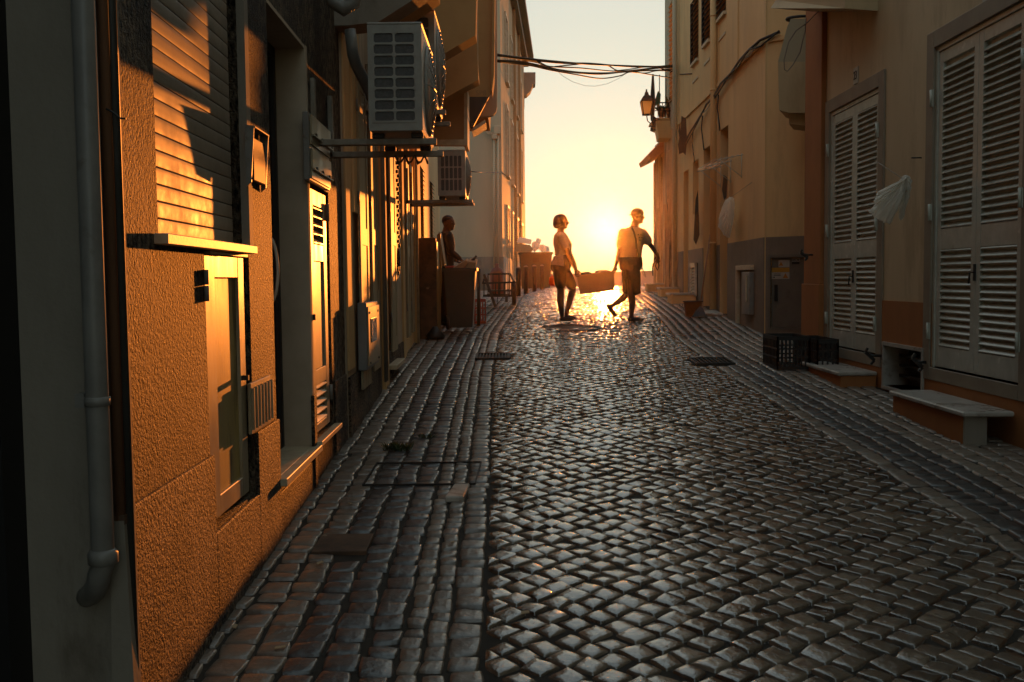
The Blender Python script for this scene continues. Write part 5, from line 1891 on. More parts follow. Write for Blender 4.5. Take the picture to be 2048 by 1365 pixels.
# ---- right side things
# plastic bags on strings
def bag(name, label, pts, Y, dep, strings, knot):
    """a crumpled thin bag: two pleated sheets running from the knot to the outline"""
    t = thing(name, at(pts[0][0], pts[0][1], Y), label, "bag")
    rr = random.Random(len(pts))
    P0 = [at(x, y, Y) for (x, y) in pts]
    K0 = at(knot[0], knot[1], Y)
    out = []
    for i in range(len(P0)):
        a, b_ = P0[i], P0[(i + 1) % len(P0)]
        for j_ in range(4):
            out.append(a.lerp(b_, j_ / 4))
    n = len(out)
    ph = [rr.uniform(-1, 1) for _ in range(n)]
    T_ = 7
    sheets = MB()
    for side in (-1, 1):
        vs, fs = [], []
        for k in range(T_ + 1):
            f_ = k / T_
            for i, p in enumerate(out):
                edge = 1 - f_ ** 3
                off = side * dep * math.sin(math.pi * min(1, f_ * .9)) ** .7 * edge
                pl_ = (0.016 * math.sin(i * 1.9 + side) + 0.010 * ph[i] + 0.008 * math.sin(k * 2.1 + i * .7)) * min(1, f_ * 2)
                q_ = K0 + (p - K0) * (0.02 + .98 * f_)
                vs.append(q_ + Vector((0.005 * ph[(i * 3) % n] * f_, off + pl_, 0.006 * ph[(i * 7) % n] * f_)))
        for k in range(T_):
            for i in range(n):
                i2 = (i + 1) % n
                fs.append((k * n + i, k * n + i2, (k + 1) * n + i2, (k + 1) * n + i))
        sheets.add(vs, fs, False)
    sheets.build("bag", WPLAS, t, merge=False)
    kb_ = MB()
    kb_.tube([K0 + Vector((-.02, 0, -.01)), K0 + Vector((0, -.01, .012)), K0 + Vector((.02, 0, .0))], [.006, .014, .007], 7)
    kb_.build("knot", WPLAS, t)
    for s_ in strings:
        MB().tube(s_, 0.003, 5).build("string", GREYCABLE, t)
    return t


Yg = 7.85
bag("plastic_bag", "torn white plastic bag fluttering on a string between the two louvred doors",
    [(1808, 352), (1814, 352), (1822, 362), (1822, 380), (1816, 402), (1808, 432), (1803, 442), (1800, 436), (1805, 405), (1799, 398), (1793, 412), (1785, 440), (1779, 449), (1765, 443), (1748, 434), (1738, 424), (1752, 412), (1747, 402), (1756, 385), (1775, 377), (1795, 366), (1803, 358)], Yg, 0.06,
    [[RF.p(RF.u(1753, 322), 0.01, RF.w(1753, 322)), at(1806, 358, Yg)], [at(1812, 360, Yg), at(1824, 363, Yg + .1)]], (1811, 357))
Yg2 = 15.0
bag("plastic_bag", "swollen pale bag hanging beside the drying rack on the tan corner house",
    [(1460, 395), (1466, 402), (1467, 420), (1466, 445), (1462, 465), (1459, 477), (1453, 474), (1447, 470), (1443, 462), (1437, 455), (1438, 440), (1443, 422), (1450, 405)], Yg2, 0.22,
    [[at(1461, 396, Yg2), R2.p(R2.u(1505, 365), 0.01, R2.w(1505, 365))]], (1459, 397))
MBt = MB()
MBt.tube([RF.p(RF.u(1843, 316), 0.0, RF.w(1843, 316)), RF.p(RF.u(1843, 316), 0.08, RF.w(1843, 316))], 0.006, 6)
tag(MBt.build("nail", IRON, None), "long nail sticking out of the cream wall beside the nearer door", "nail")

# shutter catches (black clamps)
def clamp(label, px, py, fr, n1, sc_=1.0):
    u, w = fr.hit(px, py, 0.03)
    t = thing("shutter_catch", fr.p(u, 0, w), label, "clamp", "black clamps on the cream house")
    MB().tube([fr.p(u, 0.0, w), fr.p(u, n1 * .6, w), fr.p(u, n1, w + .01)], 0.012 * sc_, 8).build("arm", BLACK, t)
    m_ = MB()
    m_.bar(fr.p(u, n1 - .05, w - .04 * sc_), fr.p(u, n1 + .03, w + .035 * sc_), 0.02, 0.03)
    m_.bar(fr.p(u, n1 - .05, w - .04 * sc_), fr.p(u, n1 - .02, w - .075 * sc_), 0.02, 0.02)
    m_.bar(fr.p(u, n1 + .03, w + .035 * sc_), fr.p(u, n1 + .01, w + .07 * sc_), 0.02, 0.02)
    m_.build("jaw", BLACK, t)
    return t


clamp("black clamp on the orange pilaster at the house corner", 1630, 510, RF, 0.16, 0.8)
clamp("black clamp hanging below the farther louvred door", 1762, 712, RF, 0.14)
clamp("black clamp at the near side of the cellar opening", 1850, 725, RF, 0.10)

# black crates by the step
za = gz(2.9, 10.2)
crate("plastic_crate", "front black plastic crate beside the low orange step", 2.66, 2.98, 9.95, 10.5, za, za + 0.33, BLACK, 8, 10, "black crates by the low step")
za = gz(3.0, 9.6)
crate("plastic_crate", "rear black plastic crate pushed against the orange wall", 3.00, 3.20, 9.75, 10.45, za + .02, za + 0.34, BLACK, 4, 12, "black crates by the low step")

# gas meter cabinet on R2
a = r2(1510, 1480, 532, 655, 1480)
gc = thing("meter_cabinet", R2.p(a[0], 0, a[2]), "pale framed meter niche with a small box on the grey dado", "cabinet")
m_ = MB()
m_.box(R2, a[1] - 0.06, a[1], 0.0125, 0.07, a[2], a[3])
m_.box(R2, a[0], a[1] - 0.06, 0.0125, 0.071, a[3] - 0.07, a[3])
m_.build("frame", SILL, gc, bevel=0.004)
m_ = MB().box(R2, a[0], a[0] + (a[1] - a[0]) * .5, 0.0125, 0.08, a[2] + .22, a[3] - 0.1)
bx_ = m_.build("box", GREYPAINT, gc, bevel=0.006)
MB().box(R2, a[0] + .12, a[0] + .15, 0.0805, 0.1, a[2] + .4, a[3] - 0.15).build("handle", SILL, bx_)

# drainpipe on R2
up = R2.u(1427, 560, 0.07)
t = thing("drainpipe", R2.p(up, 0.07, gz(3.3, up)), "tan drainpipe running the full height of the corner house", "drainpipe")
MB().tube([R2.p(up, 0.075, gz(3.3, up) + .05), R2.p(up, 0.075, RF_H)], 0.055, 12).build("pipe", PLASTER_TAN, t)
for z in (R2.w(1427, 46), R2.w(1427, 191), R2.w(1427, 345), R2.w(1427, 490)):
    MB().lathe(R2.p(up, 0.075, z), [(0.056, 0), (0.064, .002), (0.064, .03), (0.056, .032)], 12).build("clamp", PLASTER_TAN, t)
up2 = R2.u(1352, 500, 0.06)
t = thing("drainpipe", R2.p(up2, 0.06, 1.3), "pale downpipe at the joint of the corner house and the weathered house", "drainpipe")
MB().tube([R2.p(up2, 0.08, 1.2), R2.p(up2, 0.08, RF_H)], 0.05, 10).build("pipe", WHITE_WALL, t)

# cables along the string course
def course_cable(label, offs, r_, wob, seed, mat=BLACKCABLE):
    rr = random.Random(seed)
    pts = []
    path = [(1700, 30, 'r'), (1612, 62, 'g'), (1560, 66, 'c'), (1522, 80, 'c'), (1500, 100, 's'), (1480, 125, 's'), (1462, 145, 's'), (1444, 168, 's'), (1430, 192, 's'), (1415, 210, 's'), (1400, 238, 's'), (1385, 260, 's'), (1372, 280, 's'), (1362, 296, 's')]
    for (px, py, k) in path[2:]:
        fr = CH if k == 'c' else R2
        u, w = fr.hit(px + offs[0], py + offs[1], 0.05)
        pts.append(fr.p(u, 0.05 + rr.uniform(0, .03), w + rr.uniform(-wob, wob)))
    o = MB().tube(pts, r_, 6).build("wall_cable", mat, None)
    tag(o, label, "cable", "cables clipped along the string course")


course_cable("upper black cable clipped along the string course", (0, 0), 0.018, 0.02, 1)
course_cable("lower black cable sagging along the string course", (0, 5), 0.012, 0.06, 2)
course_cable("grey cable looping along the string course", (1, 2), 0.008, 0.09, 3, GREYCABLE)


def drop(label, px, py, ln_, py2):
    a_, w_ = R2.hit(px, py, 0.04)
    b_, w2 = R2.hit(px + 3, py2, 0.04)
    pts = [R2.p(a_, 0.04, w_), R2.p(a_ + .1, 0.04, (w_ * 2 + w2) / 3), R2.p(a_ - .02, 0.04, (w_ + 2 * w2) / 3), R2.p(b_, 0.04, w2)]
    tag(MB().tube(pts, 0.012, 6).build("wall_cable", BLACKCABLE, None), label, "cable", "cables hanging down the tan wall")


drop("cable dropping to the doorway nearest the drying rack", 1437, 190, 0, 262)
drop("cable dropping left of the tan drainpipe to a doorway", 1405, 232, 0, 300)
drop("cable dropping to the small window by the white shutter", 1386, 262, 0, 325)

# wire loop at the pilaster
wl_ = MB()
pw = [at(1612, 35, 10.7), at(1611, 60, 10.7), at(1600, 105, 10.7), at(1586, 130, 10.7), at(1575, 143, 10.7), at(1569, 140, 10.7), at(1568, 120, 10.7), at(1577, 85, 10.7), at(1592, 62, 10.7), at(1612, 48, 10.7), at(1640, 20, 10.4), at(1655, 2, 10.2)]
wl_.tube(pw, 0.006, 6)
tag(wl_.build("wire_loop", GREYCABLE, None), "loop of loose wire dangling before the white flared duct", "wire")

# drying rack
dr_ = thing("drying_rack", R2.p(R2.u(1460, 330), 0.1, R2.w(1460, 330)), "white wire drying rack folded out from the tan corner house wall", "drying rack")
ra, rb = R2.hit(1486, 318, 0.0), R2.hit(1444, 330, 0.0)
rw = ra[1] + 0.06
m_ = MB()
for i in range(5):
    nn = 0.07 + 0.08 * i
    m_.tube([R2.p(ra[0], nn, rw - .012 * i), R2.p(rb[0], nn, rw - .012 * i)], 0.006, 5)
for uu in (ra[0], rb[0], (ra[0] + rb[0]) / 2):
    m_.tube([R2.p(uu, 0.0, rw), R2.p(uu, 0.40, rw - .08)], 0.008, 5)
m_.build("rails", ALU, dr_)
m_ = MB()
for uu in (ra[0], rb[0], (ra[0] + rb[0]) / 2):
    m_.tube([R2.p(uu, 0.34, rw - .07), R2.p(uu, 0.02, rw - .32)], 0.006, 5)
    m_.tube([R2.p(uu, 0.02, rw + .02), R2.p(uu, 0.02, rw - .34)], 0.006, 5)
m_.build("struts", ALU, dr_)

# broom, tub, dustpan, mat
ptb = gp(1386, 633)
tb = thing("plastic_tub", ptb, "dark plastic tub standing at the foot of the tan wall", "tub")
m_ = MB()
s_ = ptb.y / 1991
m_.lathe(ptb, [(0.10, 0.0), (0.12, 0.01), (0.15, 28 * s_), (0.165, 29 * s_), (0.16, 31 * s_), (0.14, 30 * s_), (0.11, 0.03)], 18)
m_.build("body", BLACK, tb)
m_ = MB().tube([ptb + Vector((-.155, 0, 27 * s_)), ptb + Vector((-.18, -.03, 20 * s_)), ptb + Vector((-.15, -.06, 12 * s_))], 0.006, 6)
m_.build("handle", BLACK, tb)
pbx = gp(1398, 634)
o = MB().poly([pbx + Vector((-.12, -.05, 0)), pbx + Vector((.10, -.05, 0)), pbx + Vector((.06, -.03, .13)), pbx + Vector((0.02, -.03, .17)), pbx + Vector((-.05, -.03, .12))], (0, 0.05, 0)).build("dustpan", BLUE, None, bevel=0.005)
tag(o, "blue dustpan leaning against the dark tub", "dustpan")
bt_ = gp(1400, 632)
top_ = R2.p(R2.u(1424, 470), 0.03, R2.w(1424, 470))
br = thing("broom", bt_, "wooden broom leaning on the wall beside the tan drainpipe", "broom")
MB().tube([bt_ + Vector((0, .02, .12)), top_], 0.013, 8).build("handle", M("broom_wood", (0.35, 0.14, 0.05), 0.5), br)
MB().hexa([bt_ + Vector((-.1, 0, 0)), bt_ + Vector((.1, 0, 0)), bt_ + Vector((.1, .05, 0)), bt_ + Vector((-.1, .05, 0)), bt_ + Vector((-.05, .01, .13)), bt_ + Vector((.05, .01, .13)), bt_ + Vector((.05, .04, .13)), bt_ + Vector((-.05, .04, .13))]).build("head", BLUE, br)
mp_ = gp(1428, 636)
o = MB().hexa([q(2.92, 16.0, .0), q(3.38, 15.9, .0), q(3.38, 16.5, .0), q(2.92, 16.6, 0), q(2.92, 16.0, .035), q(3.38, 15.9, .035), q(3.38, 16.5, .035), q(2.92, 16.6, .035)]).build("doorstep", MARBLE, None, bevel=0.006)
tag(o, "flat low stone step at the doorway beside the tub", "step")
# far right marble steps
for k, (px, py, wd, lb) in enumerate(((1350, 598, .55, "nearest of the three pale steps at the far right houses"), (1337, 588, .5, "middle one of the three pale steps at the far right houses"), (1327, 577, .45, "farthest of the three pale steps at the far right houses"))):
    yc_ = (18.6, 20.4, 22.4)[k]
    zc_ = gz(3.2, yc_)
    t = thing("door_step", (3.2, yc_, zc_), lb, "step", "pale steps of the far right houses")
    MB().wbox(3.0 - .08 * (k == 0), 3.40, yc_ - wd / 2, yc_ + wd / 2, zc_ + .13, zc_ + .17).build("marble_top", MARBLE, t, bevel=0.005)
    MB().wbox(3.03 - .08 * (k == 0), 3.40, yc_ - wd / 2 + .02, yc_ + wd / 2 - .02, zc_ - .1, zc_ + .1295).build("base", PLASTER_TAN, t)

# hanging dark clothes in front of the doorways on R2
for (pts_, Y_, lb) in (([(1363, 232), (1372, 238), (1374, 280), (1371, 310), (1366, 305), (1358, 308), (1356, 290), (1361, 262)], 19.2, "dark bundle of cloth and cable hanging by the pale downpipe"),
                       ([(1447, 350), (1455, 356), (1453, 395), (1448, 400), (1444, 380)], 15.5, "dark cloth hanging in the doorway behind the drying rack"),
                       ([(1396, 380), (1399, 470), (1392, 490), (1387, 480), (1391, 400)], 17.9, "long dark shutter panel leaning open by the small window")):
    o = MB().poly([at(x, y, Y_) for (x, y) in pts_], (0.02, 0.10, 0)).build("hanging_cloth", BLACK, None)
    tag(o, lb, "cloth")

# balcony with railing, plants, cloth
Yv = 21.6
bl = thing("balcony", at(1328, 270, Yv), "small far balcony with thin railing and potted plants", "balcony")
MB().poly([at(1310, 236, Yv), at(1352, 236, Yv), at(1352, 242, Yv), at(1308, 242, Yv)], (0.0, 0.9, 0)).build("slab", CONC, bl)
MB().poly([at(1312, 242, Yv), at(1352, 242, Yv), at(1352, 276, Yv), at(1318, 276, Yv)], (0.05, 0.7, 0)).build("base", PLASTER_TAN, bl)
m_ = MB()
for px in (1316, 1325, 1331, 1338, 1346):
    m_.tube([at(px, 236, Yv), at(px, 206, Yv)], 0.009, 5)
m_.tube([at(1303, 206, Yv), at(1352, 206, Yv)], 0.014, 5)
m_.tube([at(1303, 222, Yv), at(1352, 222, Yv)], 0.010, 5)
m_.build("railing", IRON, bl)
for (px, h0, h1) in ((1319, 150, 236), (1332, 150, 206), (1347, 140, 236)):
    MB().tube([at(px, h1, Yv), at(px, h0, Yv)], 0.010, 5).build("pole", IRON, bl)
for k, (px, w_, lb) in enumerate(((1324, 0.11, "left potted plant on the far balcony"), (1342, 0.14, "spiky potted plant on the far balcony next to the wall"))):
    p = at(px, 235, Yv + .15)
    t = thing("potted_plant", p, lb, "plant", "potted plants on the far balcony")
    MB().lathe(p, [(w_ * .6, 0), (w_ * .9, w_ * 1.3), (w_, w_ * 1.35), (w_ * .8, w_ * 1.4)], 10).build("pot", POT, t)
    rr = random.Random(k)
    m_ = MB()
    for i in range(60 if k == 0 else 46):
        a = rr.uniform(0, 6.28)
        ln_ = rr.uniform(.08, .22) if k == 0 else rr.uniform(.15, .36)
        b0 = p + Vector((0, 0, w_ * 1.3))
        up_ = rr.uniform(.2, 1.0) if k == 0 else rr.uniform(.9, 2)
        d_ = Vector((math.cos(a), math.sin(a), up_)).normalized()
        tp = b0 + d_ * ln_
        sd_ = d_.cross(Vector((rr.uniform(-1, 1), rr.uniform(-1, 1), .1))).normalized() * (0.025 if k == 0 else .014)
        m_.add([b0, b0 + d_ * ln_ * .6 + sd_, tp, b0 + d_ * ln_ * .6 - sd_], [(0, 1, 2, 3)])
    m_.build("leaves", LEAF, t, merge=False)
o = MB().poly([at(1316, 182, Yv - .1), at(1321, 188, Yv - .1), at(1320, 205, Yv - .1), at(1317, 214, Yv - .1), at(1312, 210, Yv - .1), at(1308, 216, Yv - .1), at(1310, 200, Yv - .1)], (0.01, 0.02, 0)).build("green_cloth", GREEN, None)
tag(o, "green cloth pegged out above the far balcony railing", "cloth")
o = MB().poly([at(1306, 148, Yv - .2), at(1309, 200, Yv - .2), at(1306, 250, Yv - .2), at(1301, 240, Yv - .2), at(1300, 200, Yv - .2), at(1304, 150, Yv - .2)], (0.03, 0.08, 0)).build("closed_parasol", BLACK, None)
tag(o, "narrow dark closed parasol upright beside the street lantern", "parasol")

# lantern
YL = 21.0
t = thing("street_lantern", at(1296, 262, YL), "old street lantern with amber panes on the far balcony corner", "lantern")
def LQ(px, py):
    return at(px, py, YL)
c = LQ(1293, 204)
s_ = YL / 1991
def sq(px_half, z):
    r_ = px_half * s_
    return [Vector((c.x - r_, YL - r_, z)), Vector((c.x + r_, YL - r_, z)), Vector((c.x + r_, YL + r_, z)), Vector((c.x - r_, YL + r_, z))]
zt_, zb_ = LQ(1293, 203).z, LQ(1293, 230).z
m_ = MB()
m_.add(sq(6.5, zb_) + sq(10.5, zt_), [(0, 1, 5, 4), (1, 2, 6, 5), (2, 3, 7, 6), (3, 0, 4, 7)])
m_.build("panes", LAMPG, t)
m_ = MB()
lo_, hi_ = sq(6.7, zb_), sq(10.8, zt_)
for i in range(4):
    m_.bar(lo_[i], hi_[i], 0.014, 0.014)
    m_.bar(lo_[i], lo_[(i + 1) % 4], 0.02, 0.02)
    m_.bar(hi_[i], hi_[(i + 1) % 4], 0.022, 0.022)
m_.build("frame", IRON, t)
m_ = MB()
m_.add(sq(12, zt_ + .005) + sq(7.5, zt_ + .09) + sq(4, zt_ + .13) + sq(3, zt_ + .18), [(i, (i + 1) % 4, 4 + (i + 1) % 4, 4 + i) for i in range(4)] + [(4 + i, 4 + (i + 1) % 4, 8 + (i + 1) % 4, 8 + i) for i in range(4)] + [(8 + i, 8 + (i + 1) % 4, 12 + (i + 1) % 4, 12 + i) for i in range(4)] + [(12, 13, 14, 15), (3, 2, 1, 0)])
m_.lathe((c.x, YL, zt_ + .17), [(0.01, 0), (0.03, 0.02), (0.012, 0.04), (0.022, 0.06), (0.004, 0.08)], 8)
m_.build("cap", IRON, t)
m_ = MB()
m_.tube([Vector((c.x, YL, zb_)), LQ(1295, 242), LQ(1300, 247), LQ(1309, 243), at(1320, 238, Yv)], 0.012, 6)
m_.build("arm", IRON, t)
eb = MB()
eb.poly([LQ(1306, 230), LQ(1312, 236), LQ(1311, 262), LQ(1302, 258)], (0.02, 0.3, 0))
tag(eb.build("louvred_box", IRON, None), "dark louvred box under the street lantern", "box")

# overhead cable bundle
ob_ = thing("overhead_cables", at(1170, 155, 17), "tangled bundle of black cables strung across the street", "cables")
rr = random.Random(21)
ends = [(993, 108, 1352, 128), (993, 112, 1352, 132), (993, 121, 1352, 134), (993, 123, 1352, 140), (993, 118, 1352, 130), (993, 115, 1352, 138)]
ctrl = [
    [(993, 110), (1060, 118), (1120, 124), (1180, 129), (1240, 132), (1300, 133), (1352, 133)],
    [(993, 111), (1060, 120), (1125, 127), (1180, 128), (1245, 133), (1300, 134), (1352, 131)],
    [(993, 121), (1050, 126), (1110, 139), (1150, 146), (1200, 148), (1255, 143), (1310, 137), (1352, 134)],
    [(993, 123), (1055, 128), (1105, 138), (1160, 146), (1215, 146), (1270, 143), (1320, 141), (1352, 138)],
    [(1045, 119), (1070, 121), (1090, 131), (1108, 139), (1135, 143)],
    [(1108, 134), (1150, 130), (1185, 128), (1215, 131), (1235, 142), (1262, 142)],
    [(993, 124), (1060, 131), (1100, 140), (1150, 149), (1200, 157), (1240, 152), (1262, 144), (1300, 150), (1352, 158)],
    [(1050, 121), (1075, 126), (1100, 133), (1160, 136), (1235, 143), (1300, 137), (1352, 130)],
    [(1225, 143), (1262, 138), (1300, 134), (1330, 140), (1352, 146)],
    [(1260, 144), (1290, 146), (1315, 142), (1352, 143)],
]
for k, cc in enumerate(ctrl):
    pts = []
    for (x, y) in cc:
        f_ = (x - 993) / 359.0
        Yc = 13.1 + (21.0 - 13.1) * f_ ** 1.15
        pts.append(at(x, y + rr.uniform(-.6, .6), Yc + 0.02 * k))
    # smooth the polyline
    P2 = []
    for i in range(len(pts) - 1):
        p0, p1, p2_, p3_ = pts[max(0, i - 1)], pts[i], pts[i + 1], pts[min(len(pts) - 1, i + 2)]
        for j in range(5):
            t_ = j / 5
            P2.append(0.5 * ((2 * p1) + (p2_ - p0) * t_ + (2 * p0 - 5 * p1 + 4 * p2_ - p3_) * t_ ** 2 + (3 * p1 - p0 - 3 * p2_ + p3_) * t_ ** 3))
    P2.append(pts[-1])
    MB().tube(P2, 0.015 if k < 4 else 0.011, 6).build("cable", BLACKCABLE, ob_)
cc = [(1112, 140), (1125, 152), (1145, 164), (1170, 172), (1190, 173), (1215, 168), (1238, 157), (1254, 146)]
MB().tube([at(x, y, 13.1 + 7.9 * ((x - 993) / 359) ** 1.15) for (x, y) in cc], 0.003, 5).build("cable", GREYCABLE, ob_)
# knot and descending bundle on the right
kn = thing("cable_knot", at(1356, 135, 20.9), "knot of insulators and cable ends at the far right house corner", "cables")
for i in range(16):
    a = at(1340 + rr.uniform(0, 12), 128 + rr.uniform(0, 26), 20.8)
    b = at(1358 + rr.uniform(0, 12), 126 + rr.uniform(0, 26), 20.9)
    md = (a + b) / 2 + Vector((0, 0, rr.uniform(-.08, .08)))
    MB().tube([a, md, b], 0.012, 5).build("cable_end", BLACKCABLE, kn)
for i, (xa_, xb_) in enumerate(((1362, 1362), (1366, 1370), (1359, 1364), (1370, 1366))):
    MB().tube([at(xa_, 140, 20.8), at(xa_ + 4, 180, 20.6), at(xb_ + 3, 230, 20.4), at(xb_ - 4, 262, 20.3), at(xb_ + 2, 300, 20.2)], 0.016, 6).build("dropping_cable", BLACKCABLE if i < 3 else GREYCABLE, kn)
for x_ in (1352, 1357, 1362, 1368):
    MB().lathe(at(x_, 128, 20.8), [(0.02, 0), (0.035, 0.02), (0.02, 0.04), (0.03, 0.06), (0.01, 0.09)], 8).build("insulator", IRON, kn)
for i, (ya_, lb) in enumerate(((137, "thin wire stub sticking out of the tan wall near the cable knot"),)):
    tag(MB().tube([R2.p(R2.u(1384, 148), 0.0, R2.w(1384, 148)), at(1360, 149, 20.3)], 0.012, 5).build("wire", BLACKCABLE, None), lb, "wire")

# small litter on the setts
rl = random.Random(12)
lt = MB()
for (px, py) in ((470, 1258), (905, 1088), (640, 1130), (1010, 905), (820, 760), (700, 1010), (1345, 1120), (1520, 980), (560, 1300), (1640, 820), (1460, 860), (1180, 990), (905, 800), (760, 840), (1700, 930), (1050, 1230)):
    p = gp(px, py) + Vector((0, 0, 0.008))
    a = rl.uniform(0, 3.14)
    d_ = Vector((math.cos(a), math.sin(a), 0.05)) * rl.uniform(.008, .02)
    e_ = Vector((-math.sin(a), math.cos(a), 0.1)) * rl.uniform(.004, .012)
    lt.poly([p - d_ - e_, p + d_ - e_ * .6, p + d_ + e_, p - d_ * .8 + e_], (0, 0, 0.003))
lt = lt.build("litter", CARD, None, merge=False)
lt["kind"] = "stuff"
# ------------------------------------------------------------------ people
def remesh(mb, voxel, smooth_it=4):
    """joins the overlapping shapes collected in mb into one continuous surface; returns (verts, faces)"""
    me = bpy.data.meshes.new("tmp")
    me.from_pydata(mb.v, [], mb.f)
    bm_ = bmesh.new()
    bm_.from_mesh(me)
    bmesh.ops.recalc_face_normals(bm_, faces=bm_.faces)
    bm_.to_mesh(me)
    bm_.free()
    ob = bpy.data.objects.new("tmp", me)
    COL.objects.link(ob)
    md = ob.modifiers.new("r", 'REMESH')
    md.mode = 'VOXEL'
    md.voxel_size = voxel
    m2 = ob.modifiers.new("s", 'SMOOTH')
    m2.iterations = smooth_it
    m2.factor = 0.5
    dg = bpy.context.evaluated_depsgraph_get()
    ev = bpy.data.meshes.new_from_object(ob.evaluated_get(dg))
    vs = [v.co.copy() for v in ev.vertices]
    fs = [tuple(p.vertices) for p in ev.polygons]
    bpy.data.objects.remove(ob)
    bpy.data.meshes.remove(ev)
    bpy.data.meshes.remove(me)
    return vs, fs


def ball(mb, c, rx, ry, rz, seg=14, rings=9):
    c = Vector(c)
    pf = []
    for i in range(rings + 1):
        a = math.pi * (i / rings) * 0.98 + 0.01 * math.pi
        pf.append((math.sin(a), -math.cos(a)))
    vs, fs = [], []
    for (r, h) in pf:
        for k in range(seg):
            a = 2 * math.pi * k / seg
            vs.append(c + Vector((r * rx * math.cos(a), r * ry * math.sin(a), h * rz)))
    for i in range(rings):
        for k in range(seg):
            k2 = (k + 1) % seg
            fs.append((i * seg + k, i * seg + k2, (i + 1) * seg + k2, (i + 1) * seg + k))
    fs.append(tuple(reversed(range(seg))))
    fs.append(tuple(range(rings * seg, (rings + 1) * seg)))
    mb.add(vs, fs, True)


def limb(mb, joints):
    """joints: list of (point, radius); round ends"""
    pts, rs = [], []
    for i in range(len(joints) - 1):
        (a, ra), (b, rb) = joints[i], joints[i + 1]
        for k in range(4):
            t = k / 4
            pts.append(a.lerp(b, t))
            rs.append(ra + (rb - ra) * t)
    pts.append(joints[-1][0])
    rs.append(joints[-1][1])
    mb.tube(pts, rs, 14)
    for (p, r) in joints:
        ball(mb, p, r * .99, r * .99, r * .99, 12, 8)


def loft(mb, rings, seg=20):
    vs, fs = [], []
    for (c, rx, ry) in rings:
        for k in range(seg):
            a = 2 * math.pi * k / seg
            vs.append(Vector(c) + Vector((rx * math.copysign(abs(math.cos(a)) ** .85, math.cos(a)), ry * math.copysign(abs(math.sin(a)) ** .85, math.sin(a)), 0)))
    n = len(rings)
    for i in range(n - 1):
        for k in range(seg):
            k2 = (k + 1) % seg
            fs.append((i * seg + k, i * seg + k2, (i + 1) * seg + k2, (i + 1) * seg + k))
    fs.append(tuple(reversed(range(seg))))
    fs.append(tuple(range((n - 1) * seg, n * seg)))
    mb.add(vs, fs, True)


def hand(wrist, d, side, curl, sc_=1.0):
    """palm with five separate bent fingers; d: pointing direction, side: direction across the palm towards the thumb"""
    d = Vector(d).normalized()
    side = (Vector(side) - d * Vector(side).dot(d)).normalized()
    nrm = d.cross(side).normalized()
    mb = MB()
    w = Vector(wrist)
    limb(mb, [(w - d * .02, .024 * sc_), (w + d * .02, .024 * sc_)])
    for k in range(4):
        base = w + d * (.075 * sc_) + side * (.027 - .018 * k) * sc_
        limb(mb, [(w + d * .015 + side * (.014 - .009 * k) * sc_, .015 * sc_), (base, .0115 * sc_)])
        ln_ = (.070, .078, .072, .056)[k] * sc_
        a1, a2, a3 = curl, curl * 2.1, curl * 2.9
        p1 = base + (d * math.cos(a1) + nrm * math.sin(a1)) * ln_ * .45
        p2 = p1 + (d * math.cos(a2) + nrm * math.sin(a2)) * ln_ * .32
        p3 = p2 + (d * math.cos(a3) + nrm * math.sin(a3)) * ln_ * .25
        limb(mb, [(base, .0095 * sc_), (p1, .0088 * sc_), (p2, .008 * sc_), (p3, .0065 * sc_)])
    tb_ = w + d * .022 * sc_ + side * .022 * sc_
    t1 = tb_ + (d * .6 + side * .75 + nrm * .25).normalized() * .034 * sc_
    t2 = t1 + (d * .8 + side * .25 + nrm * .5).normalized() * .028 * sc_
    limb(mb, [(tb_, .013 * sc_), (t1, .011 * sc_), (t2, .0085 * sc_)])
    return remesh(mb, 0.0045, 2)


SKIN = M("skin_dark", (0.075, 0.038, 0.024), 0.5, (0.06, 0.03, 0.019), 12)
HAIR = M("hair_black", (0.012, 0.01, 0.009), 0.6)
TEE = M("shirt_pale", (0.42, 0.35, 0.28), 0.85, (0.33, 0.27, 0.21), 10, bump=0.4, bscale=14, bdist=0.02, trans=0.30)
TEE2 = M("shirt_grey", (0.62, 0.54, 0.46), 0.85, (0.46, 0.40, 0.34), 26, bump=0.4, bscale=14, bdist=0.02, trans=0.22)
DKCL = M("cloth_dark", (0.022, 0.020, 0.020), 0.85, (0.015, 0.014, 0.014), 10, bump=0.4, bscale=14, bdist=0.02)
DKCL2 = M("cloth_brown", (0.022, 0.017, 0.014), 0.9, (0.014, 0.011, 0.009), 10, bump=0.4, bscale=14, bdist=0.02)
SHOE = M("shoe_black", (0.015, 0.014, 0.014), 0.6)
BONNET = M("bonnet", (0.16, 0.11, 0.08), 0.85, (0.12, 0.08, 0.06), 20)
STRAP = M("strap_dark", (0.03, 0.025, 0.02), 0.7)


def cloth(name, mb, mat, par, voxel=0.012, it=3):
    vs, fs = remesh(mb, voxel, it)
    return MB().add(vs, fs, True).build(name, mat, par, merge=False)


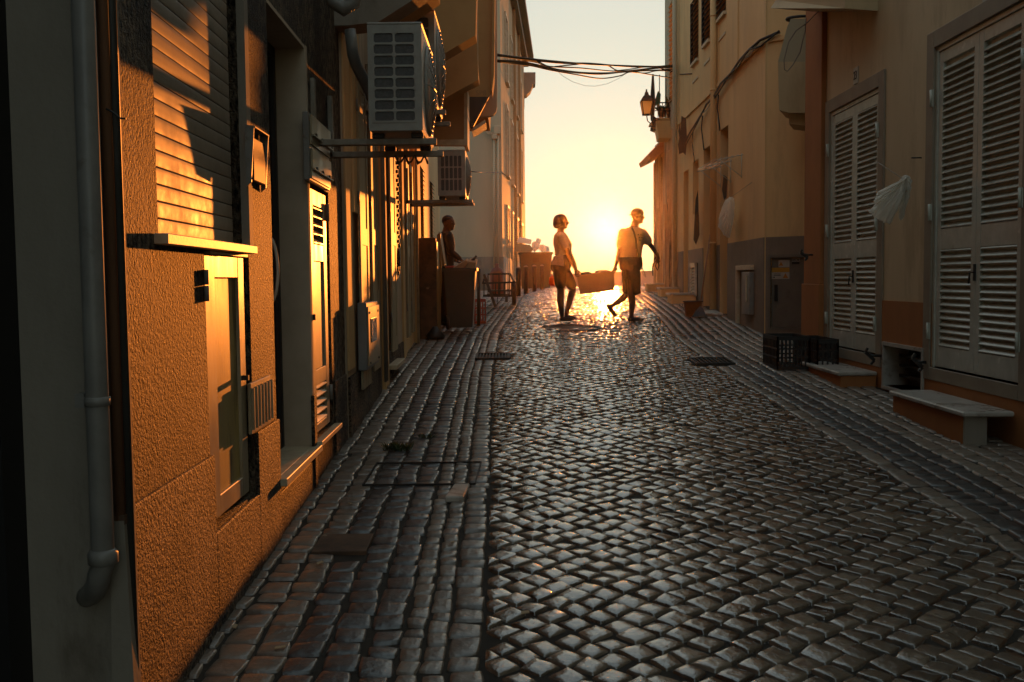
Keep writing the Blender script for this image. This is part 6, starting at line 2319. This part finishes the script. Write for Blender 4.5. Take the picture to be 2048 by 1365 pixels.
def head(mb, c, f, s=1.0, up=Vector((0, 0, 1))):
    """head centred at c looking along f (horizontal): skull, jaw, nose, lips, ears"""
    f = Vector(f).normalized()
    sd_ = Vector((-f.y, f.x, 0))
    c = Vector(c)
    ball(mb, c + f * -.012 * s + up * .022 * s, .092 * s, .085 * s, .092 * s)
    ball(mb, c + f * .022 * s - up * .03 * s, .066 * s, .064 * s, .080 * s)
    ball(mb, c + f * .050 * s - up * .088 * s, .032 * s, .036 * s, .026 * s)          # chin
    limb(mb, [(c + f * .082 * s + up * .012 * s, .010 * s), (c + f * .104 * s - up * .022 * s, .013 * s)])   # nose
    limb(mb, [(c + f * .080 * s - up * .052 * s - sd_ * .014 * s, .009 * s), (c + f * .084 * s - up * .052 * s + sd_ * .014 * s, .009 * s)])   # lips
    limb(mb, [(c + f * .076 * s + up * .028 * s - sd_ * .03 * s, .011 * s), (c + f * .076 * s + up * .028 * s + sd_ * .03 * s, .011 * s)])  # brow
    for k in (-1, 1):
        ball(mb, c + sd_ * .082 * s * k - up * .005 * s - f * .006 * s, .020 * s, .012 * s, .030 * s, 10, 6)


def eyes(c, f, par, s=1.0):
    f = Vector(f).normalized()
    sd_ = Vector((-f.y, f.x, 0))
    for k in (-1, 1):
        m_ = MB()
        ball(m_, Vector(c) + f * .072 * s + sd_ * .03 * s * k + Vector((0, 0, .008 * s)), .011 * s, .011 * s, .009 * s, 10, 8)
        m_.build("eye", M("eye_white", (0.22, 0.20, 0.18), 0.3), par)


def foot(mb, heel, toe, r=0.036, ank=None):
    heel, toe = Vector(heel), Vector(toe)
    d = toe - heel
    limb(mb, [(heel, r * 1.0), (heel + d * .35, r * 1.12), (heel + d * .72, r * 1.02), (toe, r * .72)])
    if ank is not None:
        limb(mb, [(Vector(ank), r * 1.1), (heel + d * .2, r * 1.15)])


def person(label, Y):
    return lambda px, py, dy=0.0: at(px, py, Y + dy)


# --- woman carrying the left end of the box
YW = 15.5
Q = lambda px, py, dy=0.0: at(px, py, YW + dy)
gW = gz(Q(1130, 640).x, YW)
wm = thing("person", (Q(1130, 640).x, YW, gW), "person in pale T-shirt and dark shorts with tied-back headscarf, holding the box's left end", "person")
b = MB()
hc_ = Q(1124.5, 444)
head(b, hc_, (1, -.12, 0), 0.98)
limb(b, [(Q(1122.5, 453), .052), (Q(1121, 466), .056)])
TR = [(1121.5, 465, .05, .08), (1121, 470, .085, .155), (1123, 480, .115, .17), (1125.5, 489, .135, .165), (1126, 500, .118, .145), (1126, 511, .115, .14), (1123, 524, .145, .165), (1121.5, 534, .148, .172), (1121, 543, .12, .165)]
loft(b, [(Q(x, y), rx, ry) for (x, y, rx, ry) in reversed(TR)])
LA = [(Q(1118.5, 538, -.085), .098), (Q(1120.5, 562, -.085), .078), (Q(1122, 584, -.085), .056), (Q(1120.5, 600, -.085), .057), (Q(1124, 630, -.085), .036), (Q(1124.5, 637, -.085), .034)]
LB = [(Q(1126, 540, .09), .095), (Q(1138, 560, .09), .075), (Q(1146, 578, .09), .054), (Q(1140.5, 598, .09), .052), (Q(1133, 627, .09), .035), (Q(1133, 634, .09), .033)]
AA = [(Q(1122.5, 474, -.175), .052), (Q(1131, 494, -.2), .044), (Q(1137.5, 513, -.2), .036), (Q(1145, 527, -.2), .035), (Q(1151, 540, -.18), .024)]
AB = [(Q(1124.5, 474, .175), .052), (Q(1134, 494, .2), .044), (Q(1142, 513, .2), .036), (Q(1148, 527, .2), .035), (Q(1152.5, 541, .18), .024)]
for L_ in (LA, LB, AA, AB):
    limb(b, L_)
bv, bf = remesh(b, 0.0115, 3)
body = MB().add(bv, bf, True)
for (A_, dy) in ((AA, -.18), (AB, .18)):
    w_ = A_[-1][0]
    hv, hf = hand(w_, (0.35, 0.05, -1), (0.9, 0.0, 0.3), 0.55, 0.95)
    body.add(hv, hf, True)
bo = body.build("body", SKIN, wm, merge=False)
eyes(hc_, (1, -.12, 0), wm)
m_ = MB()
ball(m_, hc_ + Vector((-.022, 0, .034)), .098, .092, .090)
cloth("hair", m_, HAIR, wm, .01)
m_ = MB()
ball(m_, hc_ + Vector((-.062, 0, .012)), .082, .098, .100)
ball(m_, hc_ + Vector((-.088, 0, -.035)), .060, .072, .072)
cloth("headscarf", m_, BONNET, wm, .01)
m_ = MB()
loft(m_, [(Q(x, y), rx + .014, ry + .014) for (x, y, rx, ry) in reversed(TR[:6])])
for (A_, s_) in ((AA, -1), (AB, 1)):
    limb(m_, [(A_[0][0], .066), (A_[0][0].lerp(A_[2][0], .30), .064), (A_[0][0].lerp(A_[2][0], .55), .060)])
cloth("shirt", m_, TEE2, wm)
m_ = MB()
loft(m_, [(Q(x, y), rx + .014, ry + .014) for (x, y, rx, ry) in reversed(TR[5:])])
limb(m_, [(LA[0][0], .112), (LA[1][0], .094), (LA[1][0].lerp(LA[2][0], .35), .088)])
limb(m_, [(LB[0][0], .108), (LB[1][0], .090), (LB[1][0].lerp(LB[2][0], .6), .084)])
cloth("shorts", m_, DKCL2, wm)
m_ = MB()
m_.poly([Q(1127, 511, -.19), Q(1116, 511, -.2), Q(1108, 514, -.19), Q(1102, 530, -.16), Q(1128, 533, -.2)], (0, 0.03, 0))
m_.poly([Q(1108, 514, -.17), Q(1102, 530, -.16), Q(1101.5, 531, .16), Q(1107, 513, .16)], (0.02, 0, 0))
m_.build("tied_cloth", TEE2, wm, bevel=0.005)
m_ = MB()
foot(m_, Q(1122.5, 638.5, -.085), Q(1146, 639, -.12), .034, LA[-1][0])
cloth("shoe", m_, SHOE, wm, .009)
m_ = MB()
foot(m_, Q(1132.5, 636, .09), Q(1149.5, 636, .05), .033, LB[-1][0])
cloth("shoe", m_, SHOE, wm, .009)
# orange bag at her hip
ob2 = lump(Q(1105, 562, .12), .055, .06, .085, ORP, "orange_bag", .2)
tag(ob2, "small orange bag dangling behind the hip of the person in headscarf", "bag")
st2 = MB().tube([Q(1104, 552, .12), Q(1102.5, 545, .12), Q(1105, 536, .1)], .005, 5)
st2.build("handle", ORP, ob2)

# --- man carrying the right end
YM = 15.5
Q = lambda px, py, dy=0.0: at(px, py, YM + dy)
mn = thing("person", (Q(1265, 640).x, YM, gz(Q(1265, 640).x, YM)), "tall person in backward cap and long dark shorts striding right, holding the box's right end", "person")
b = MB()
hc_ = Q(1275.5, 433.5)
FM = (0.93, -.37, 0)
head(b, hc_, FM, 1.0)
limb(b, [(Q(1272, 443), .058), (Q(1267.5, 457), .064)])
TR = [(1267, 455, .075, .07), (1266, 459.5, .145, .105), (1265.5, 465, .182, .125), (1264.5, 475, .182, .132), (1263.5, 488, .172, .13), (1261.5, 502, .158, .122), (1260.5, 515, .158, .122), (1261.5, 528, .162, .13), (1262, 540, .15, .13)]
loft(b, [(Q(x, y), rx, ry) for (x, y, rx, ry) in reversed(TR)])
LA = [(Q(1264.5, 538, -.07), .095), (Q(1264, 562, -.07), .08), (Q(1262.5, 588, -.07), .058), (Q(1265, 604, -.07), .056), (Q(1263, 628, -.07), .038), (Q(1263, 637, -.07), .036)]
LB = [(Q(1257.5, 538, .09), .095), (Q(1256, 562, .1), .078), (Q(1254.5, 587, .1), .056), (Q(1245, 598, .1), .053), (Q(1225, 611, .12), .036), (Q(1219, 613, .12), .034)]
AA = [(Q(1246, 466, 0), .058), (Q(1241.5, 485, 0), .048), (Q(1239, 503, 0), .038), (Q(1235.5, 518, 0), .036), (Q(1231, 533, 0), .026)]
AB = [(Q(1285.5, 467, 0), .058), (Q(1294, 480, 0), .048), (Q(1302, 492, 0), .038), (Q(1309, 502, 0), .035), (Q(1314.5, 511, 0), .026)]
for L_ in (LA, LB, AA, AB):
    limb(b, L_)
bv, bf = remesh(b, 0.0115, 3)
body = MB().add(bv, bf, True)
hv, hf = hand(AA[-1][0], (-0.3, 0, -1), (0.6, -.5, 0.2), 0.5)
body.add(hv, hf, True)
hv, hf = hand(AB[-1][0], (0.15, 0, -1), (-0.9, 0.1, 0.1), 0.5)
body.add(hv, hf, True)
body.build("body", SKIN, mn, merge=False)
eyes(hc_, FM, mn)
m_ = MB()
fv = Vector(FM)
ball(m_, hc_ + Vector((-.008, 0, .05)), .103, .096, .082)
limb(m_, [(hc_ - fv * .08 + Vector((0, -.045, .035)), .010), (hc_ - fv * .135 + Vector((0, -.02, .028)), .009), (hc_ - fv * .135 + Vector((0, .03, .028)), .009), (hc_ - fv * .08 + Vector((0, .055, .035)), .010)])
limb(m_, [(hc_ - fv * .06 + Vector((0, 0, .035)), .014), (hc_ - fv * .13 + Vector((0, 0, .028)), .010)])
cloth("cap", m_, DKCL2, mn, .009)
m_ = MB()
loft(m_, [(Q(x, y), rx + .018, ry + .016) for (x, y, rx, ry) in reversed(TR[:8])])
limb(m_, [(AA[0][0], .075), (AA[0][0].lerp(AA[2][0], .35), .072), (AA[0][0].lerp(AA[2][0], .68), .070)])
limb(m_, [(AB[0][0], .075), (AB[0][0].lerp(AB[2][0], .35), .073), (AB[0][0].lerp(AB[2][0], .62), .072)])
cloth("shirt", m_, TEE, mn)
m_ = MB()
loft(m_, [(Q(x, y), rx + .026, ry + .024) for (x, y, rx, ry) in reversed(TR[6:])])
limb(m_, [(Q(1265, 540, -.06), .118), (Q(1268, 562, -.06), .105), (Q(1269.5, 580, -.06), .092)])
m_.poly([Q(1254, 545, -.13), Q(1281.5, 545, -.13), Q(1282, 588, -.12), Q(1262, 588.5, -.12), Q(1257, 580, -.12)], (0, 0.14, 0))
limb(m_, [(LB[0][0], .112), (LB[1][0], .098), (LB[1][0].lerp(LB[2][0], .75), .082)])
cloth("shorts", m_, DKCL, mn)
m_ = MB()
m_.tube([Q(1264, 456, -.14), Q(1268, 466, -.165), Q(1272, 480, -.165), Q(1273, 497, -.16), Q(1277, 515, -.155)], .014, 8)
m_.build("strap", STRAP, mn)
for i in range(2):
    MB().tube([Q(1283, 535, -.1), Q(1288 + i * 1.5, 545, -.12), Q(1291 + i * .7, 555, -.12), Q(1287, 551, -.12), Q(1284, 543, -.11)], .005, 6).build("apron_string", TEE, mn)
m_ = MB()
for (x, y) in ((1277, 470), (1282, 470), (1279, 476), (1284, 476), (1280, 481)):
    m_.poly([Q(x - 1.6, y - 1.6, -.155), Q(x + 1.6, y - 1.6, -.155), Q(x + 1.6, y + 1.2, -.155), Q(x - 1.6, y + 1.2, -.155)], (0, 0.02, 0))
m_.build("shirt_print", STRAP, mn)
m_ = MB()
foot(m_, Q(1259.5, 638.5, -.07), Q(1284.5, 640, -.1), .036, LA[-1][0])
cloth("shoe", m_, SHOE, mn, .009)
m_ = MB()
foot(m_, Q(1216, 612, .12), Q(1230.5, 631, .1), .036, LB[-1][0])
cloth("shoe", m_, SHOE, mn, .009)
# straps in his right hand
m_ = MB()
for k in range(3):
    m_.tube([Q(1315, 520, -.02 + .02 * k), Q(1308 - k, 528, 0), Q(1305, 540 - 2 * k, 0), Q(1306, 552 - k * 4, 0)], .008, 6)
m_.tube([Q(1316, 520, -.03), Q(1318, 532, 0), Q(1315, 541, 0), Q(1311, 533, .02), Q(1314, 521, .02)], .011, 6)
tag(m_.build("carrying_straps", STRAP, None), "dark straps dangling from the striding person's outstretched hand", "straps")

# --- the box between them
bx0 = thing("carried_box", Q(1192, 588), "large pale box with rubbish in it, carried between the two walking people", "box")
def fp(dy):
    return [Q(1153.5, 553, dy), Q(1228.5, 545, dy), Q(1228.5, 581.5, dy), Q(1160, 588.5, dy)]
A_, B_ = fp(-.2), fp(.2)
m_ = MB()
m_.poly(A_, (0, .015, 0))
m_.poly(B_, (0, -.015, 0))
m_.poly([A_[0], A_[3], B_[3], B_[0]], (0.015, 0, 0))
m_.poly([A_[1], A_[2], B_[2], B_[1]], (-0.015, 0, 0))
m_.poly([A_[3], A_[2], B_[2], B_[3]], (0, 0, 0.015))
m_.build("walls", FOAM, bx0)
m_ = MB()
for (a, b) in ((A_[0], A_[1]), (B_[0], B_[1]), (A_[0], B_[0]), (A_[1], B_[1])):
    m_.bar(a, b, 0.026, 0.03)
m_.build("rim", FOAM, bx0)
for k, (px, py, rx, lb) in enumerate(((1173, 550, .09, "dark lump of rubbish showing over the box's left half"), (1205, 546.5, .13, "pale crumpled bag showing over the box's right half"))):
    tag(lump(Q(px, py, 0), rx, .1, .05 + .0 * k, DKCL2 if k == 0 else FOAM, "rubbish_bag", .2), lb, "rubbish")

# --- man behind the bin
YP = 15.0
Q = lambda px, py, dy=0.0: at(px, py, YP + dy)
gm = gz(-1.0, YP)
m3 = thing("person", (Q(890, 640).x, YP, gm), "person in black long-sleeved top standing behind the wheelie bin, reaching into it", "person")
b = MB()
hc_ = Q(898, 446.5)
FM = (0.85, -.5, 0)
head(b, hc_, FM, 1.0)
limb(b, [(Q(895, 454), .058), (Q(892, 466), .062)])
TR = [(892, 464, .06, .08), (890.5, 469, .10, .16), (891, 478, .115, .185), (892, 492, .12, .175), (891.5, 508, .11, .155), (891, 524, .11, .15), (890, 536, .12, .165), (890, 548, .11, .16)]
loft(b, [(Q(x, y), rx, ry) for (x, y, rx, ry) in reversed(TR)])
for (dy, kx) in ((-.09, 3), (.09, -3)):
    limb(b, [(Q(890, 546, dy), .095), (Q(891 + kx, 590, dy), .06), (Q(889 + kx, 612, dy), .055), (Vector((Q(890 + kx, 640, dy).x, YP + dy, gm + .08)), .038)])
AA = [(Q(893, 473, -.19), .056), (Q(898, 490, -.2), .048), (Q(902, 505, -.2), .040), (Q(912, 512, -.22), .036), (Q(921, 519, -.24), .027)]
AB = [(Q(891, 474, .19), .056), (Q(893, 492, .22), .048), (Q(896, 508, .22), .040), (Q(906, 515, .15), .036), (Q(914, 522, .08), .027)]
limb(b, AA)
limb(b, AB)
bv, bf = remesh(b, 0.0115, 3)
body = MB().add(bv, bf, True)
for A_ in (AA, AB):
    hv, hf = hand(A_[-1][0], (1, -.1, -.7), (0, -1, 0.3), 0.4)
    body.add(hv, hf, True)
body.build("body", SKIN, m3, merge=False)
eyes(hc_, FM, m3)
m_ = MB()
ball(m_, hc_ + Vector((-.018, 0.012, .036)), .094, .090, .086)
cloth("hair", m_, HAIR, m3, .01)
m_ = MB()
loft(m_, [(Q(x, y), rx + .016, ry + .016) for (x, y, rx, ry) in reversed(TR[:7])])
for A_ in (AA, AB):
    limb(m_, [(A_[0][0], .070), (A_[1][0], .060), (A_[2][0], .052), (A_[3][0], .046), (A_[3][0].lerp(A_[4][0], .8), .036)])
cloth("long_sleeved_top", m_, DKCL, m3)
m_ = MB()
loft(m_, [(Q(x, y), rx + .016, ry + .016) for (x, y, rx, ry) in reversed(TR[6:])])
for (dy, kx) in ((-.09, 3), (.09, -3)):
    limb(m_, [(Q(890, 546, dy), .108), (Q(891 + kx, 590, dy), .076), (Vector((Q(889 + kx, 640, dy).x, YP + dy, gm + .10)), .06)])
cloth("trousers", m_, DKCL, m3)
for (dy, kx) in ((-.09, 3), (.09, -3)):
    m_ = MB()
    h_ = Vector((Q(889 + kx, 640, dy).x - .03, YP + dy, gm + .04))
    foot(m_, h_, h_ + Vector((.2, -.04, -.005)), .036)
    cloth("shoe", m_, SHOE, m3, .009)
# ------------------------------------------------------------------ haze: thin air added to imitate lens-flare glow round the sun
hz = MB().wbox(-92, 92, -62, 84, -17, 12.9)
hm = bpy.data.materials.new("sun_glare_haze")
hm.use_nodes = True
for n_ in list(hm.node_tree.nodes):
    hm.node_tree.nodes.remove(n_)
pv = hm.node_tree.nodes.new("ShaderNodeVolumePrincipled")
pv.inputs["Color"].default_value = (1.0, 0.80, 0.55, 1)
pv.inputs["Density"].default_value = HAZE_DENSITY
pv.inputs["Anisotropy"].default_value = 0.974
mo = hm.node_tree.nodes.new("ShaderNodeOutputMaterial")
hm.node_tree.links.new(pv.outputs[0], mo.inputs["Volume"])
hb = hz.build("haze", hm, None)
hb["kind"] = "stuff"
